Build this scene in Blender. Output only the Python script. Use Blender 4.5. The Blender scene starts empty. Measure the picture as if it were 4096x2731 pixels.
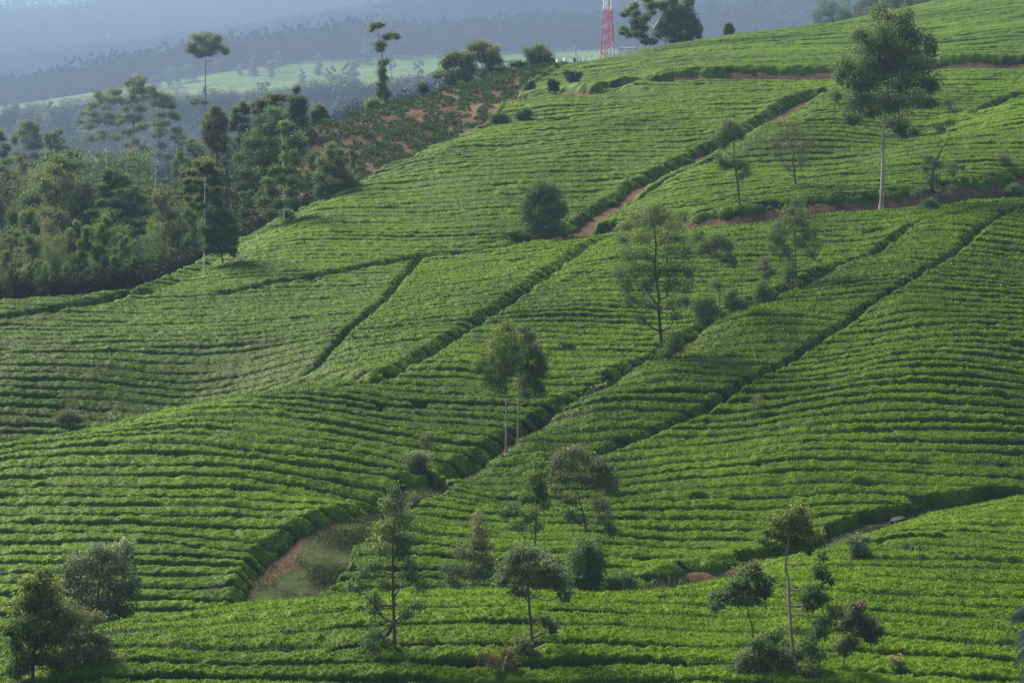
import bpy, math
import numpy as np
from mathutils import Vector
R = math.radians
RNG = np.random.default_rng(7)
scene = bpy.context.scene

# ------------------------------------------------------------------ camera, sky, sun, exposure
cam_d = bpy.data.cameras.new('camera')
cam_d.sensor_width = 36.0
cam_d.lens = 85.0
cam_d.clip_start = 0.5
cam_d.clip_end = 20000
camera = bpy.data.objects.new('camera', cam_d)
scene.collection.objects.link(camera)
camera.location = (0, 0, 0)
camera.rotation_euler = (R(90 - 0.97), 0, 0)
scene.camera = camera

SUN_EL, SUN_AZ = 43.0, -48.0          # azimuth from +Y, negative = towards the left
world = bpy.data.worlds.new('World')
scene.world = world
world.use_nodes = True
wn, wl = world.node_tree.nodes, world.node_tree.links
wn.clear()
sky = wn.new('ShaderNodeTexSky')
sky.sky_type = 'NISHITA'
sky.sun_disc = False
sky.sun_elevation = R(SUN_EL)
sky.sun_rotation = R(SUN_AZ)
sky.altitude = 1800
sky.dust_density = 4.0
sky.air_density = 1.0
bg = wn.new('ShaderNodeBackground')
bg.inputs['Strength'].default_value = 0.06
out = wn.new('ShaderNodeOutputWorld')
wl.new(sky.outputs[0], bg.inputs[0])
wl.new(bg.outputs[0], out.inputs[0])

sun_d = bpy.data.lights.new('sun', 'SUN')
sun_d.energy = 4.6
sun_d.angle = R(26)
sun_d.color = (1.0, 0.92, 0.76)
sun = bpy.data.objects.new('sun', sun_d)
scene.collection.objects.link(sun)
sd = Vector((math.sin(R(SUN_AZ)) * math.cos(R(SUN_EL)), math.cos(R(SUN_AZ)) * math.cos(R(SUN_EL)), math.sin(R(SUN_EL))))
sun.rotation_euler = sd.to_track_quat('Z', 'Y').to_euler()
sun.location = sd * 300
scene.view_settings.view_transform = 'Standard'
scene.view_settings.look = 'None'
scene.view_settings.exposure = 2.2
scene.view_settings.gamma = 1.0
scene.cycles.max_bounces = 6
scene.cycles.diffuse_bounces = 3
scene.cycles.transmission_bounces = 4
scene.cycles.transparent_max_bounces = 4
scene.cycles.volume_bounces = 0
scene.cycles.use_denoising = True
scene.cycles.denoising_prefilter = 'NONE'
scene.cycles.use_adaptive_sampling = False

# ------------------------------------------------------------------ helpers
COL = scene.collection
def tag(o, label=None, cat=None, group=None, kind=None):
    if label: o['label'] = label
    if cat: o['category'] = cat
    if group: o['group'] = group
    if kind: o['kind'] = kind
    return o
def mesh_np(name, V, Q, mat, smooth=False, attrs=None, T=None):
    """mesh from numpy verts, quads (n,4) and optional triangles T (m,3)"""
    me = bpy.data.meshes.new(name)
    V = np.asarray(V, np.float32)
    Q = np.asarray(Q, np.int32).reshape(-1, 4)
    T = np.zeros((0, 3), np.int32) if T is None else np.asarray(T, np.int32).reshape(-1, 3)
    nl = Q.size + T.size
    me.vertices.add(len(V)); me.vertices.foreach_set('co', V.ravel())
    me.loops.add(nl); me.loops.foreach_set('vertex_index', np.concatenate([Q.ravel(), T.ravel()]))
    me.polygons.add(len(Q) + len(T))
    me.polygons.foreach_set('loop_start', np.concatenate([np.arange(len(Q)) * 4, Q.size + np.arange(len(T)) * 3]).astype(np.int32))
    me.polygons.foreach_set('use_smooth', np.full(len(Q) + len(T), smooth))
    for k, a in (attrs or {}).items():
        at_ = me.attributes.new(k, 'FLOAT', 'POINT')
        at_.data.foreach_set('value', np.asarray(a, np.float32))
    me.update(calc_edges=True)
    me.validate()
    if mat: me.materials.append(mat)
    return me
def link(name, me, parent=None):
    o = bpy.data.objects.new(name, me)
    COL.objects.link(o)
    if parent is not None: o.parent = parent
    return o
def empty(name, loc, label, cat, group=None):
    o = bpy.data.objects.new(name, None)
    COL.objects.link(o)
    o.location = loc
    o.empty_display_size = 0.3
    return tag(o, label, cat, group)
def copy_tree(o, parent=None):
    c = o.copy(); COL.objects.link(c)
    if parent is not None: c.parent = parent
    for ch in list(o.children): copy_tree(ch, c)
    return c
def hsh(i, j, s=0):
    i = np.asarray(i).astype(np.int64); j = np.asarray(j).astype(np.int64)
    h = (i * 374761393 + j * 668265263 + s * 974634777) & 0x7fffffff
    h = ((h ^ (h >> 13)) * 1274126177) & 0x7fffffff
    return ((h ^ (h >> 16)) & 0xffff) / 65535.0
def vn(x, y, s=0):
    i, j = np.floor(x), np.floor(y)
    u, v = x - i, y - j
    u = u * u * (3 - 2 * u); v = v * v * (3 - 2 * v)
    return ((hsh(i, j, s) * (1 - u) + hsh(i + 1, j, s) * u) * (1 - v) + (hsh(i, j + 1, s) * (1 - u) + hsh(i + 1, j + 1, s) * u) * v) * 2 - 1
def fbm(x, y, s=0, n=3):
    return sum(vn(x * 2 ** k, y * 2 ** k, s + k) / 2 ** k for k in range(n))

# ------------------------------------------------------------------ materials
def new_mat(name):
    m = bpy.data.materials.new(name); m.use_nodes = True
    return m, m.node_tree.nodes, m.node_tree.links, m.node_tree.nodes['Principled BSDF']
def ramp(n, stops):
    r = n.new('ShaderNodeValToRGB')
    e = r.color_ramp.elements
    while len(e) < len(stops): e.new(0.5)
    for k, (p, c) in enumerate(stops):
        e[k].position = p; e[k].color = (*c, 1)
    return r
def attr(n, name):
    a = n.new('ShaderNodeAttribute'); a.attribute_name = name
    return a.outputs['Fac']
def noise(n, l, scale, detail=4, coord='Object', rough=0.6):
    tc = n.new('ShaderNodeTexCoord')
    t = n.new('ShaderNodeTexNoise')
    t.inputs['Scale'].default_value = scale; t.inputs['Detail'].default_value = detail; t.inputs['Roughness'].default_value = rough
    l.new(tc.outputs[coord], t.inputs['Vector'])
    return t.outputs['Fac']
def mix(n, l, f, a, b, blend='MIX'):
    m = n.new('ShaderNodeMix'); m.data_type = 'RGBA'; m.blend_type = blend
    for s, v in ((m.inputs['Factor'], f), (m.inputs['A'], a), (m.inputs['B'], b)):
        if isinstance(v, tuple): s.default_value = (*v, 1)
        elif isinstance(v, (int, float)): s.default_value = v
        else: l.new(v, s)
    return m.outputs['Result']
def leaf_mat(name, stops, trans=0.3, rough=0.5, spec=0.08):
    """leaf colour by the attribute tint (old leaf to young leaf), thin enough to let light through"""
    m, n, l, b = new_mat(name)
    r = ramp(n, stops)
    l.new(attr(n, 'tint'), r.inputs[0])
    b.inputs['Roughness'].default_value = rough
    b.inputs['Specular IOR Level'].default_value = spec
    l.new(r.outputs[0], b.inputs['Base Color'])
    t = n.new('ShaderNodeBsdfTranslucent'); l.new(r.outputs[0], t.inputs[0])
    ms = n.new('ShaderNodeMixShader'); ms.inputs[0].default_value = trans
    l.new(b.outputs[0], ms.inputs[1]); l.new(t.outputs[0], ms.inputs[2])
    l.new(ms.outputs[0], n['Material Output'].inputs['Surface'])
    return m
def bark_mat(name, a, b_, scale=3.0):
    m, n, l, b = new_mat(name)
    r = ramp(n, [(0.3, a), (0.7, b_)])
    l.new(noise(n, l, scale), r.inputs[0]); l.new(r.outputs[0], b.inputs['Base Color'])
    b.inputs['Roughness'].default_value = 0.85; b.inputs['Specular IOR Level'].default_value = .1
    return m
def plain(name, c, rough=0.6, var=0.15, scale=4.0, metal=0.0):
    m, n, l, b = new_mat(name)
    r = ramp(n, [(0.3, tuple(v * (1 - var) for v in c)), (0.7, tuple(min(1, v * (1 + var)) for v in c))])
    l.new(noise(n, l, scale), r.inputs[0]); l.new(r.outputs[0], b.inputs['Base Color'])
    b.inputs['Roughness'].default_value = rough; b.inputs['Metallic'].default_value = metal
    return m
M = {}
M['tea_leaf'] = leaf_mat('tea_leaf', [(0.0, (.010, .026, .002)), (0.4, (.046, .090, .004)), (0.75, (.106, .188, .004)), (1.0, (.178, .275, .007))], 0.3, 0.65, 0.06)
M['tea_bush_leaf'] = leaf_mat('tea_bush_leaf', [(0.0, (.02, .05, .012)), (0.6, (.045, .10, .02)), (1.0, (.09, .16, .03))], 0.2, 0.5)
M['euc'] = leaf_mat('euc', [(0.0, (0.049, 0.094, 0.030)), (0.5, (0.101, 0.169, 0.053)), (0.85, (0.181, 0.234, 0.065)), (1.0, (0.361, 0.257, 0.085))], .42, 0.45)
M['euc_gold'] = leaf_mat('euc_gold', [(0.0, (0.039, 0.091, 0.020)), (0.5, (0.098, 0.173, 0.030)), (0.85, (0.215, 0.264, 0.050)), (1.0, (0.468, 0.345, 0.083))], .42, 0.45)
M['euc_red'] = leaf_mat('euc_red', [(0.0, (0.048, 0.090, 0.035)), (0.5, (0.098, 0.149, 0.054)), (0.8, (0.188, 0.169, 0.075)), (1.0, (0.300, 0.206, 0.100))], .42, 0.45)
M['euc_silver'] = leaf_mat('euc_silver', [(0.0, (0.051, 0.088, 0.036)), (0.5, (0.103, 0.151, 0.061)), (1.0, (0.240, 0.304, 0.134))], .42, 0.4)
M['dense'] = leaf_mat('dense', [(0.0, (0.037, 0.081, 0.029)), (0.5, (0.081, 0.151, 0.048)), (1.0, (0.175, 0.270, 0.071))], .3, 0.5)
M['fresh'] = leaf_mat('fresh', [(0.0, (0.047, 0.095, 0.022)), (0.5, (0.111, 0.190, 0.044)), (1.0, (0.206, 0.285, 0.066))], .42, 0.5)
M['olive'] = leaf_mat('olive', [(0.0, (0.064, 0.087, 0.037)), (0.5, (0.119, 0.143, 0.058)), (1.0, (0.206, 0.206, 0.087))], .42, 0.5)
M['flowered'] = leaf_mat('flowered', [(0.0, (.03, .05, .02)), (0.7, (.06, .09, .03)), (0.94, (.09, .12, .04)), (0.96, (.75, .74, .66)), (1.0, (.8, .8, .74))], 0.3, 0.5)
M['dry'] = leaf_mat('dry', [(0.0, (.05, .055, .02)), (0.5, (.12, .11, .035)), (1.0, (.25, .15, .05))], 0.3, 0.6)
M['grass'] = leaf_mat('grass', [(0.0, (.022, .038, .012)), (0.6, (.055, .080, .022)), (1.0, (.13, .115, .055))], 0.3, 0.6)
M['bark'] = bark_mat('bark', (.055, .042, .03), (.13, .10, .075))
M['bark_pale'] = bark_mat('bark_pale', (.42, .39, .34), (.68, .65, .58), 1.2)
M['bark_pink'] = bark_mat('bark_pink', (.15, .105, .08), (.30, .23, .185), 1.5)
M['bark_beige'] = bark_mat('bark_beige', (.17, .14, .11), (.34, .29, .24), 1.2)
M['bark_dark'] = bark_mat('bark_dark', (.03, .025, .02), (.07, .055, .04))
M['rock'] = bark_mat('rock', (.016, .014, .013), (.05, .046, .042), 2.0)
M['white'] = plain('white_paint', (.72, .73, .72), 0.55, 0.08)
M['red'] = plain('red_paint', (.50, .045, .05), 0.5, 0.12)
M['dark_roof'] = plain('dark_roof', (.05, .055, .06), 0.6)
M['grey_metal'] = plain('grey_metal', (.3, .31, .32), 0.5)

# ------------------------------------------------------------------ landform
# The hills are surveyed as spot heights: each entry is (bearing, elevation angle, distance), the bearing and the
# elevation counted in 1/2418 rad from the camera; a thin plate through them gives the ground height everywhere.
F, YH, CX = 2418.0, 300.0, 512.0
CP = []
def spots(s):
    for t in s.replace('\n', ' ').split(')'):
        t = t.strip().strip(',').strip().strip('(')
        if t: CP.append(tuple(float(v) for v in t.split(',')))
for px in (-500,-250,0,256,512,768,1024,1274,1524):
    CP += [(px,745,101),(px,900,85),(px,1100,60),(px,1500,30),(px,1500,12)]
spots("""(-300,740,108)(-150,715,108)(0,700,108)(100,682,108)(256,682,108)(512,682,108)(768,682,108)(1024,682,109)(1174,682,109)(1324,682,109)
(-150,690,112)(0,655,115)(60,640,117)(105,627,118)(250,606,119)(400,595,119)(512,591,119)(620,595,121)(680,588,124)(720,578,127)(800,553,133)(870,530,139)(950,508,145)(1024,495,150)(1174,472,156)
(1024,590,124)(900,600,121)(800,610,118)(700,625,115)(512,630,112.5)(250,645,113)(1024,540,136)(900,560,130)(1174,570,128)
(-150,700,120)(0,664,122)(105,640,126)(250,612,126)(400,606,127)(512,603,127)(620,600,129)(720,585,133)(800,558,139)(870,535,144)(950,513,150)(1024,500,152.5)
(690,563,137)(760,549,141)(850,526,147)(920,510,149.5)(1000,494,152.5)
(512,592,133)(600,583,136)(650,570,140)(700,558,143)(800,535,147)(900,505,151)(1024,490,154)(1174,470,160)
(305,597,132)(400,590,134)
(244,605,131)(279,553,139)(374,505,150)(440,475,155)(500,443,160)
(270,581,132)(300,541,140)(370,506,146)(430,475,153)(500,441,160)(530,425,164)(600,386,171)(660,354,178)(720,317,185)(800,281,194)(870,253,203)(940,215,213)(1024,196,223)(1174,169,240)
(340,545,139.5)(414,492,149.5)(522,436,160)(600,395,166)(653,362,172)(740,310,183)(805,288,190)(871,258,198)(936,219,208)(1024,199,218)(1174,170,235)
(450,520,145)(500,500,151)(600,460,158)(714,414,165)(800,362,175)(862,318,183)(958,257,199)
(600,530,145)(700,490,152)(800,450,157)(900,440,159)(1024,440,160)(800,400,166)(900,360,171)(1024,370,172)(1024,300,187)(950,300,185)(1024,250,204)(900,300,184)(1174,350,180)
(0,620,128)(-150,650,128)(150,603,131)(0,560,136)(150,545,138)(230,530,142)(0,500,147)(150,480,149)(250,470,151)(350,470,153)(400,450,158)
(-150,470,158)(0,442,161)(100,425,163)(180,405,166)(250,392,168)(310,384,170)
(400,400,167)(450,420,163)(500,400,168)(560,385,172)(360,388,168)
(450,360,175)(550,330,183)(620,350,179)(600,290,193)(660,310,189)(700,280,196)(760,270,199)(800,250,205)(860,235,209)(700,245,206)(800,228,211)(880,214,215)(940,205,219)(1024,192,228)
(-150,485,166)(0,461,170)(100,443,173)(180,420,175)(250,401,177)
(0,430,177)(100,415,180)(200,392,184)(0,380,184)(100,370,186)(200,350,190)(300,350,186)(383,309,196)(0,340,195)(100,325,199)(200,310,203)(300,310,200)
(-150,325,200)(0,311,203)(70,305,205)(130,299,208)(170,285,214)(200,270,220)(250,240,230)(300,211,240)(350,186,249)(400,164,258)(440,147,265)(480,131,272)
(300,285,209)(409,263,217)(479,256,217)(544,242,220)(592,244,214)(618,231,219)
(300,250,222)(400,220,233)(400,190,246)(500,215,232)(500,180,245)(500,150,260)(560,122,276)(600,150,255)(600,120,270)(700,140,258)(700,110,272)(780,100,277)
(579,224,227)(618,199,235)(662,172,244)(714,146,254)(762,122,264)(797,101,274)(840,85,284)
(560,237,222)(640,200,231)(700,166,240)(760,136,251)(810,110,262)(850,92,272)(875,84,280)
(650,222,221)(740,199,226)(835,172,235)(915,143,245)(1024,102,258)(1174,70,270)(835,173,239)(915,145,250)(1024,104,264)
(760,165,243)(850,140,251)(900,110,263)(960,110,264)(1024,85,277)(950,80,281)
(740,212,219)(880,195,224)(950,185,227)(1024,165,235)(950,160,236)(1024,130,246)
(514,101,288)(610,96,287)(675,84,290)(740,80,291)(836,79,292)(936,69,296)(1024,68,296)(1174,60,300)
(620,82,298)(700,64,310)(800,53,315)(900,45,318)(1000,30,320)(560,72,318)(578,68.5,320)(590,64,322)(608,59.5,327)(633,54,332)(652,49,335)(700,41,340)(762,32,344)(786,29,346)(850,22,351)(874,19,353)(914,12,358)
(935,35,328)(980,18,336)(1024,1,343)(1174,-60,360)(1024,40,314)(1174,0,330)(960,6,372)(900,10,368)(1024,6,380)
(560,80,345)(620,74,365)(700,60,375)(800,45,385)(900,30,400)(1024,30,420)
(300,217,247)(350,192,256)(400,169,265)(440,151,272)(310,190,262)(350,165,270)(400,145,279)(450,128,287)(370,124,291)(435,114,296)(501,103,299)(310,137,285)(300,131,292)(360,118,298)(400,105,306)(450,92,312)(500,76,318)(540,69,320)
(250,200,275)(200,235,285)(250,170,300)(300,150,320)(400,125,330)(500,100,345)
(-150,340,230)(0,330,230)(100,320,235)(170,300,240)(-150,310,300)(0,300,300)(100,285,300)(200,262,260)(0,270,380)(100,245,400)(200,215,380)(300,180,370)(-150,250,450)(0,240,450)(100,215,470)(200,190,450)(300,160,430)(400,130,420)(500,110,420)(600,90,440)
(-150,140,640)(0,125,640)(170,97,600)(300,105,590)(430,90,600)(250,85,640)(350,75,655)(0,113,660)(90,97,665)(170,91,655)(230,75,675)(300,63,695)(370,57,705)(440,57,715)(550,50,725)(700,40,750)(1024,20,800)(1174,10,800)(-150,118,665)
(0,130,560)(100,140,540)(200,120,540)(0,118,720)(90,104,730)(170,97,740)(300,72,760)(440,65,780)(700,45,830)
(-150,60,1100)(0,65,1100)(150,58,1080)(300,40,1000)(450,18,900)(600,12,840)(900,0,800)(1174,-10,800)(0,98,900)(300,68,860)(600,40,780)
(-300,-10,1500)(-150,5,1500)(0,24,1450)(60,22,1450)(130,4,1450)(200,-30,1500)(400,-45,1500)(700,-50,1450)(1024,-55,1400)(1324,-55,1400)
(-300,80,2100)(0,80,2100)(400,50,2100)(1024,0,2100)(1324,0,2100)""")

CP = np.array(CP)
_S0 = np.log([1, 150, 200, 230, 310, 350, 400, 640, 1000, 1450, 2100])
_S1 = np.log([1, 150, 200, 233, 325, 400, 620, 2500, 4200, 6800, 8600])
def S(d):
    """far distances judged again: beyond about 200 m everything lies deeper than first surveyed"""
    return np.exp(np.interp(np.log(np.asarray(d, float)), _S0, _S1))
CP[:, 2] = S(CP[:, 2])
def uv(px, d): return np.stack([np.asarray(px, float) / 100, F * np.log(np.asarray(d, float)) / 100], -1)
_U = uv(CP[:, 0], CP[:, 2]); _n = len(_U)
_r = np.linalg.norm(_U[:, None] - _U[None], axis=-1)
_K = np.where(_r > 0, _r * _r * np.log(_r + 1e-12), 0) + 4e-3 * np.eye(_n)
_T = np.c_[np.ones(_n), _U]
_W = np.linalg.solve(np.block([[_K, _T], [_T.T, np.zeros((3, 3))]]), np.r_[CP[:, 1], 0, 0, 0])
GX0, GDX, GL0, GDL = -400.0, 8.0, math.log(10.0), 0.004
GNX, GNL = int(1824 / GDX) + 1, int((math.log(8900) - GL0) / GDL) + 1
_gx = GX0 + GDX * np.arange(GNX); _gd = np.exp(GL0 + GDL * np.arange(GNL))
_q = uv(np.repeat(_gx[None], GNL, 0).ravel(), np.repeat(_gd[:, None], GNX, 1).ravel())
GRID = np.empty(len(_q))
for _i in range(0, len(_q), 30000):
    b = _q[_i:_i + 30000]
    r2 = (b * b).sum(1)[:, None] + (_U * _U).sum(1)[None] - 2 * b @ _U.T
    r2 = np.maximum(r2, 1e-12)
    GRID[_i:_i + 30000] = (0.5 * r2 * np.log(r2)) @ _W[:-3] + _W[-3] + b @ _W[-2:]
GRID = GRID.reshape(GNL, GNX)
def _cr(t):
    return (-.5 * t + t * t - .5 * t ** 3, 1 - 2.5 * t * t + 1.5 * t ** 3, .5 * t + 2 * t * t - 1.5 * t ** 3, -.5 * t * t + .5 * t ** 3)
def bl(tab):
    t = np.array(tab, float); t[:, 1] = S(np.maximum(t[:, 1], 1))
    return lambda px: np.interp(px, t[:, 0], t[:, 1])
BMAX = bl([(-200,202),(0,206),(70,208),(130,211),(170,218),(200,224),(250,234),(300,244),(350,253),(400,262),(440,269),(480,276),(500,287),(515,300),(548,318),(577,331),(620,352),(1024,388),(1240,388)])
HEDGE = .80          # the survey was taken over the tops of the tea: the ground is this much lower
def el(px, d):
    """elevation angle (in 1/F rad, downwards) of the bare ground at bearing px and distance d"""
    px, d = np.broadcast_arrays(np.asarray(px, float), np.asarray(d, float))
    a = np.clip((px - GX0) / GDX, 1, GNX - 3.001); c = np.clip((np.log(d) - GL0) / GDL, 1, GNL - 3.001)
    i = a.astype(int); j = c.astype(int)
    wx, wy = _cr(a - i), _cr(c - j)
    o = 0
    for m in range(4):
        o = o + wy[m] * sum(wx[k] * GRID[j + m - 1, i + k - 1] for k in range(4))
    return o + HEDGE * F / d * np.clip((BMAX(px) + 1 - d) / 5, 0, 1) * np.clip((d - 60) / 30, 0, 1)
def z_at(px, d): return -(el(px, d) - YH) / F * d
def xz(x, y): return z_at(CX + F * x / y, y)
_DS = np.exp(np.arange(math.log(97), math.log(8600), 0.0006))
def hit(px, py, dmin=97.0):
    """distance at which a bearing / elevation first meets the ground beyond dmin"""
    ds = _DS[_DS >= dmin]
    e = el(np.full(len(ds), float(px)), ds)
    k = np.argmax(e <= py)
    return ds[k] if e[k] <= py else ds[-1]
def crest(px, d0, d1):
    ds = np.linspace(float(S(d0)), float(S(d1)), 300)
    return ds[np.argmin(el(np.full(300, float(px)), ds))]
def pt(px, d, dz=0.0): return np.array([(px - CX) / F * d, d, z_at(px, d) + dz])
def W2(pl):
    """survey polyline to ground-plan x, y; a vertex is (bearing, elevation) or (bearing, elevation, distance)"""
    o = []
    for p in pl:
        d = float(S(p[2])) if len(p) > 2 else hit(p[0], p[1])
        o.append(((p[0] - CX) / F * d, d))
    return np.array(o)
def pdist(x, y, pl):
    """signed distance in plan from points to a polyline (positive = on the far side)"""
    best = np.full(x.shape, 1e9)
    lo, hi = pl.min(0) - 14, pl.max(0) + 14
    m = (x > lo[0]) & (x < hi[0]) & (y > lo[1]) & (y < hi[1])
    X, Y = x[m], y[m]; B = np.full(X.shape, 1e9); G = np.ones(X.shape)
    for a, b in zip(pl[:-1], pl[1:]):
        e = b - a; L = max(e @ e, 1e-9)
        t = np.clip(((X - a[0]) * e[0] + (Y - a[1]) * e[1]) / L, 0, 1)
        d = np.hypot(X - a[0] - t * e[0], Y - a[1] - t * e[1])
        up = (Y - a[1] - t * e[1]) * abs(e[0]) - (X - a[0] - t * e[0]) * e[1] * np.sign(e[0] + 1e-9) > 0
        k = d < B
        B = np.where(k, d, B); G = np.where(k, np.where(up, 1, -1), G)
    best[m] = B * G
    return best
# paths and drains: (polyline, half width of bare strip, soil 0..1, cut depth)
PATHS = [
 ([(1024,205,216),(1000,222),(958,257),(900,295),(862,318),(800,362),(762,383),(714,414),(660,440),(610,458),(590,468)], 0.16, 0.5, .05),
 ([(420,262),(383,309),(340,348),(320,372),(305,384)], 0.2, .7, .05),
 ([(612,238),(592,246),(549,279),(501,313),(448,348),(405,374),(370,388),(305,389)], 0.3, 1, .05, .6, .15),
 ([(0,325),(50,318),(100,308),(150,299)], 0.4, .3, .2),
 ([(226,300),(318,283),(370,273),(409,264),(479,257),(544,243),(618,232)], 0.45, .3, .25),
 ([(522,243),(579,232),(618,205),(662,178),(690,164),(714,152),(740,138),(762,128)], .7, 1, .1, 1.7, .3),
 ([(762,128),(780,116),(797,105),(815,98)], 1.0, 1, .3, 2.2, .4),
 ([(640,230),(692,226),(740,221),(814,211),(880,206),(940,199),(1024,187),(1090,178)], .9, 1, .0, 1.4, 1.4),
 ([(500,104),(514,101),(560,98),(610,95)], .8, 1, .0, 1.4, 1.5),
 ([(640,87),(675,82),(740,79),(836,78),(880,74),(936,68),(1024,68),(1100,66)], 1.0, 1, .0, 1.8, 1.9),
 ([(366,122),(400,119),(435,114),(470,109),(501,104)], .7, 1, .2, 1.0, .6),
 ([(872,552),(913,561),(962,571),(1024,575)], 0.2, .2, .1),
 ([(560,237,222),(640,203),(700,172),(720,160)], .25, .2, .2),
 ([(975,118),(1000,108),(1024,99)], .5, .5, .4),
 # gully between the middle fields
 ([(244,605,131),(262,575),(279,553),(320,530),(374,505,149),(415,482,153)], .5, 1, .1, 2.3, .25),
 ([(455,470,156),(500,447,160),(530,433,164),(565,414,168),(600,395,171),(630,378,175),(660,362,178),(690,342,182),(720,325,185),(760,305,190),(800,289,194),(835,275,199)], .5, 1, .1, .8, .2),
 ([(835,275,199),(870,260,203),(940,222,213),(1024,203,223)], .3, .4, .1),
 ([(610,598,133),(650,585,135),(690,575,137),(725,568,139),(760,560,141)], .9, 1, .1, 2.4, .9),
 ([(300,430,212),(350,428,210)], .2, 0, .2),
]
PATHS = [(W2(q[0]), q[1], q[4] if len(q) > 4 else q[1], q[2], q[3], q[5] if len(q) > 5 else 0) for q in PATHS]
# grassy gully floors, and bare patches in the fields
GRASS = [(W2([(268,603,131),(297,575,135),(322,545,139),(355,522,143.5),(400,500,149),(428,485,152)]), 2.0),
         (W2([(770,562,142),(810,552,144),(850,538,147),(900,522,148.5),(960,510,151),(1010,503,152.5)]), 2.2)]
PATCH = [(873,238,1.5,.6),(988,333,.9,.5),(1001,405,.8,.7),(823,409,.6,.4),(605,188,1.2,.5),(573,262,.5,.4),(1018,355,.8,.6),(100,478,.7,.4),(42,496,.5,.5),(620,187,1.5,.6),(866,494,.9,.6),(700,508,.7,.5)]
PATCH = [((px - CX) / F * hit(px, py), hit(px, py), a, b) for px, py, a, b in PATCH]
B1 = bl([(-200,120),(0,122),(105,126),(250,127),(400,128),(512,130),(620,133),(690,137),(760,141),(850,147),(920,149.5),(1024,153.5),(1240,161)])
B2 = bl([(262,0),(268,131),(310,139),(370,146),(430,153),(500,160),(530,164),(600,171),(660,178),(720,185),(800,194),(870,203),(940,213),(1024,223),(1240,245)])
B3 = bl([(-200,165),(0,168),(180,172),(310,174),(340,185),(383,196),(420,215),(544,219),(618,218),(692,207),(740,208),(810,209),(880,214),(940,218),(1024,229),(1240,240)])
B4 = bl([(558,0),(560,223),(579,227),(618,235),(662,244),(714,254),(762,264),(797,274),(840,286),(1240,300)])
B5 = bl([(480,400),(484,300),(514,290),(610,287),(740,290),(1024,296),(1240,300)])
def field_id(px, d):
    f = np.full(px.shape, 3)
    f[d > B5(px)] = 5
    f[(d > B3(px)) & (d < B4(px)) & (px > 558)] = 4
    f[d < B3(px)] = 2
    f[d < B2(px)] = 1
    f[d < B1(px)] = 0
    return f
# ground surface with the paths worn into it
def masks(x, y):
    px = CX + F * x / y
    wob = 0.42 * vn(x / 1.5, y / 1.5, 5) + 0.2 * vn(x / .45, y / .45, 6)
    bare = np.zeros(x.shape); soil = np.zeros(x.shape); cut = np.zeros(x.shape); grass = np.zeros(x.shape)
    for pl, wb, wf, s, c, bank in PATHS:
        sd_ = pdist(x, y, pl)
        near = sd_ < 1e8
        if not near.any(): continue
        dd = np.abs(sd_)
        w = np.where(sd_ > 0, wb, wf)
        if bank:
            ends = np.clip(np.minimum(np.abs(x - pl[0, 0]), np.abs(x - pl[-1, 0])) / 3, 0, 1)
            up_ = .4 * np.clip(sd_ / .8, 0, 1) * np.exp(-np.maximum(sd_ - .8, 0) / 5)
            dn_ = .6 * np.clip(.3 - sd_, 0, 1) * np.exp(-np.maximum(-sd_ - wf, 0) / 4)
            cut = np.where(near, cut + bank * ends * (dn_ - up_), cut)
        e = dd + wob * np.minimum(1, w * 1.5)
        ramp_ = np.where(sd_ > 0, 1.5 if wf > .55 else .75, .55)
        b = np.clip((w + .8 * ramp_ - e) / ramp_, 0, 1)
        bare = np.maximum(bare, b)
        soil = np.maximum(soil, s * np.clip((w + .7 - e) / .4, 0, 1))
        cut = cut + c * np.clip((w + .6 - dd) / .6, 0, 1)
    for pl, w in GRASS:
        dd = np.abs(pdist(x, y, pl)) + wob * 1.2
        b = np.clip((w - dd) / .3, 0, 1)
        bare = np.maximum(bare, b); grass = np.maximum(grass, b)
    for cx, cy, a, b_ in PATCH:
        dd = np.hypot((x - cx) / a, (y - cy) / b_) + wob * .6
        b = np.clip((1 - dd) / .3, 0, 1)
        bare = np.maximum(bare, b); soil = np.maximum(soil, np.clip((1.3 - dd) / .3, 0, 1))
    soil = np.clip(soil - grass * .75, 0, 1)
    return bare, soil, cut, grass

# ------------------------------------------------------------------ ground sheet
def grid_quads(nr, nc):
    a = np.arange(nr * nc).reshape(nr, nc)
    return np.stack([a[:-1, :-1], a[:-1, 1:], a[1:, 1:], a[1:, :-1]], -1).reshape(-1, 4)
gcols = np.r_[np.arange(-1600, -240, 80.0), np.arange(-240, 1264, 6.0), np.arange(1264, 2700, 80.0)]
gds = np.exp(np.r_[np.arange(math.log(12), math.log(97), .03), np.arange(math.log(97), math.log(540), .0034), np.arange(math.log(540), math.log(8400), .007)])
PXg, Dg = np.meshgrid(gcols, gds)
Xg = (PXg - CX) / F * Dg
Zg = -(el(np.clip(PXg, -380, 1400), Dg) - YH) / F * Dg
bare, soil, cut, grass = masks(Xg, Dg)
Zg = Zg - cut - 0.04 + 0.05 * vn(Xg / 1.1, Dg / 1.1, 21)
spars = ((Dg > BMAX(PXg)) & (Dg < S(350)) & (PXg > 230)).astype(float)
soil = np.maximum(soil, spars * np.clip(.45 + .5 * fbm(Xg / 3, Dg / 3, 31) + np.clip((PXg - 250) / 200, 0, .35) - .15, 0, .85))
back = np.repeat(np.array([-80., -30., 0.])[:, None], len(gcols), 1)
Vb = np.stack([np.repeat(Xg[:1] * 6, 3, 0), back, np.full(back.shape, Zg[0].mean())], -1)
Vg = np.concatenate([Vb, np.stack([Xg, Dg, Zg], -1)], 0)
pad = lambda a: np.concatenate([np.zeros((3, len(gcols))), a], 0).ravel()

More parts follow.
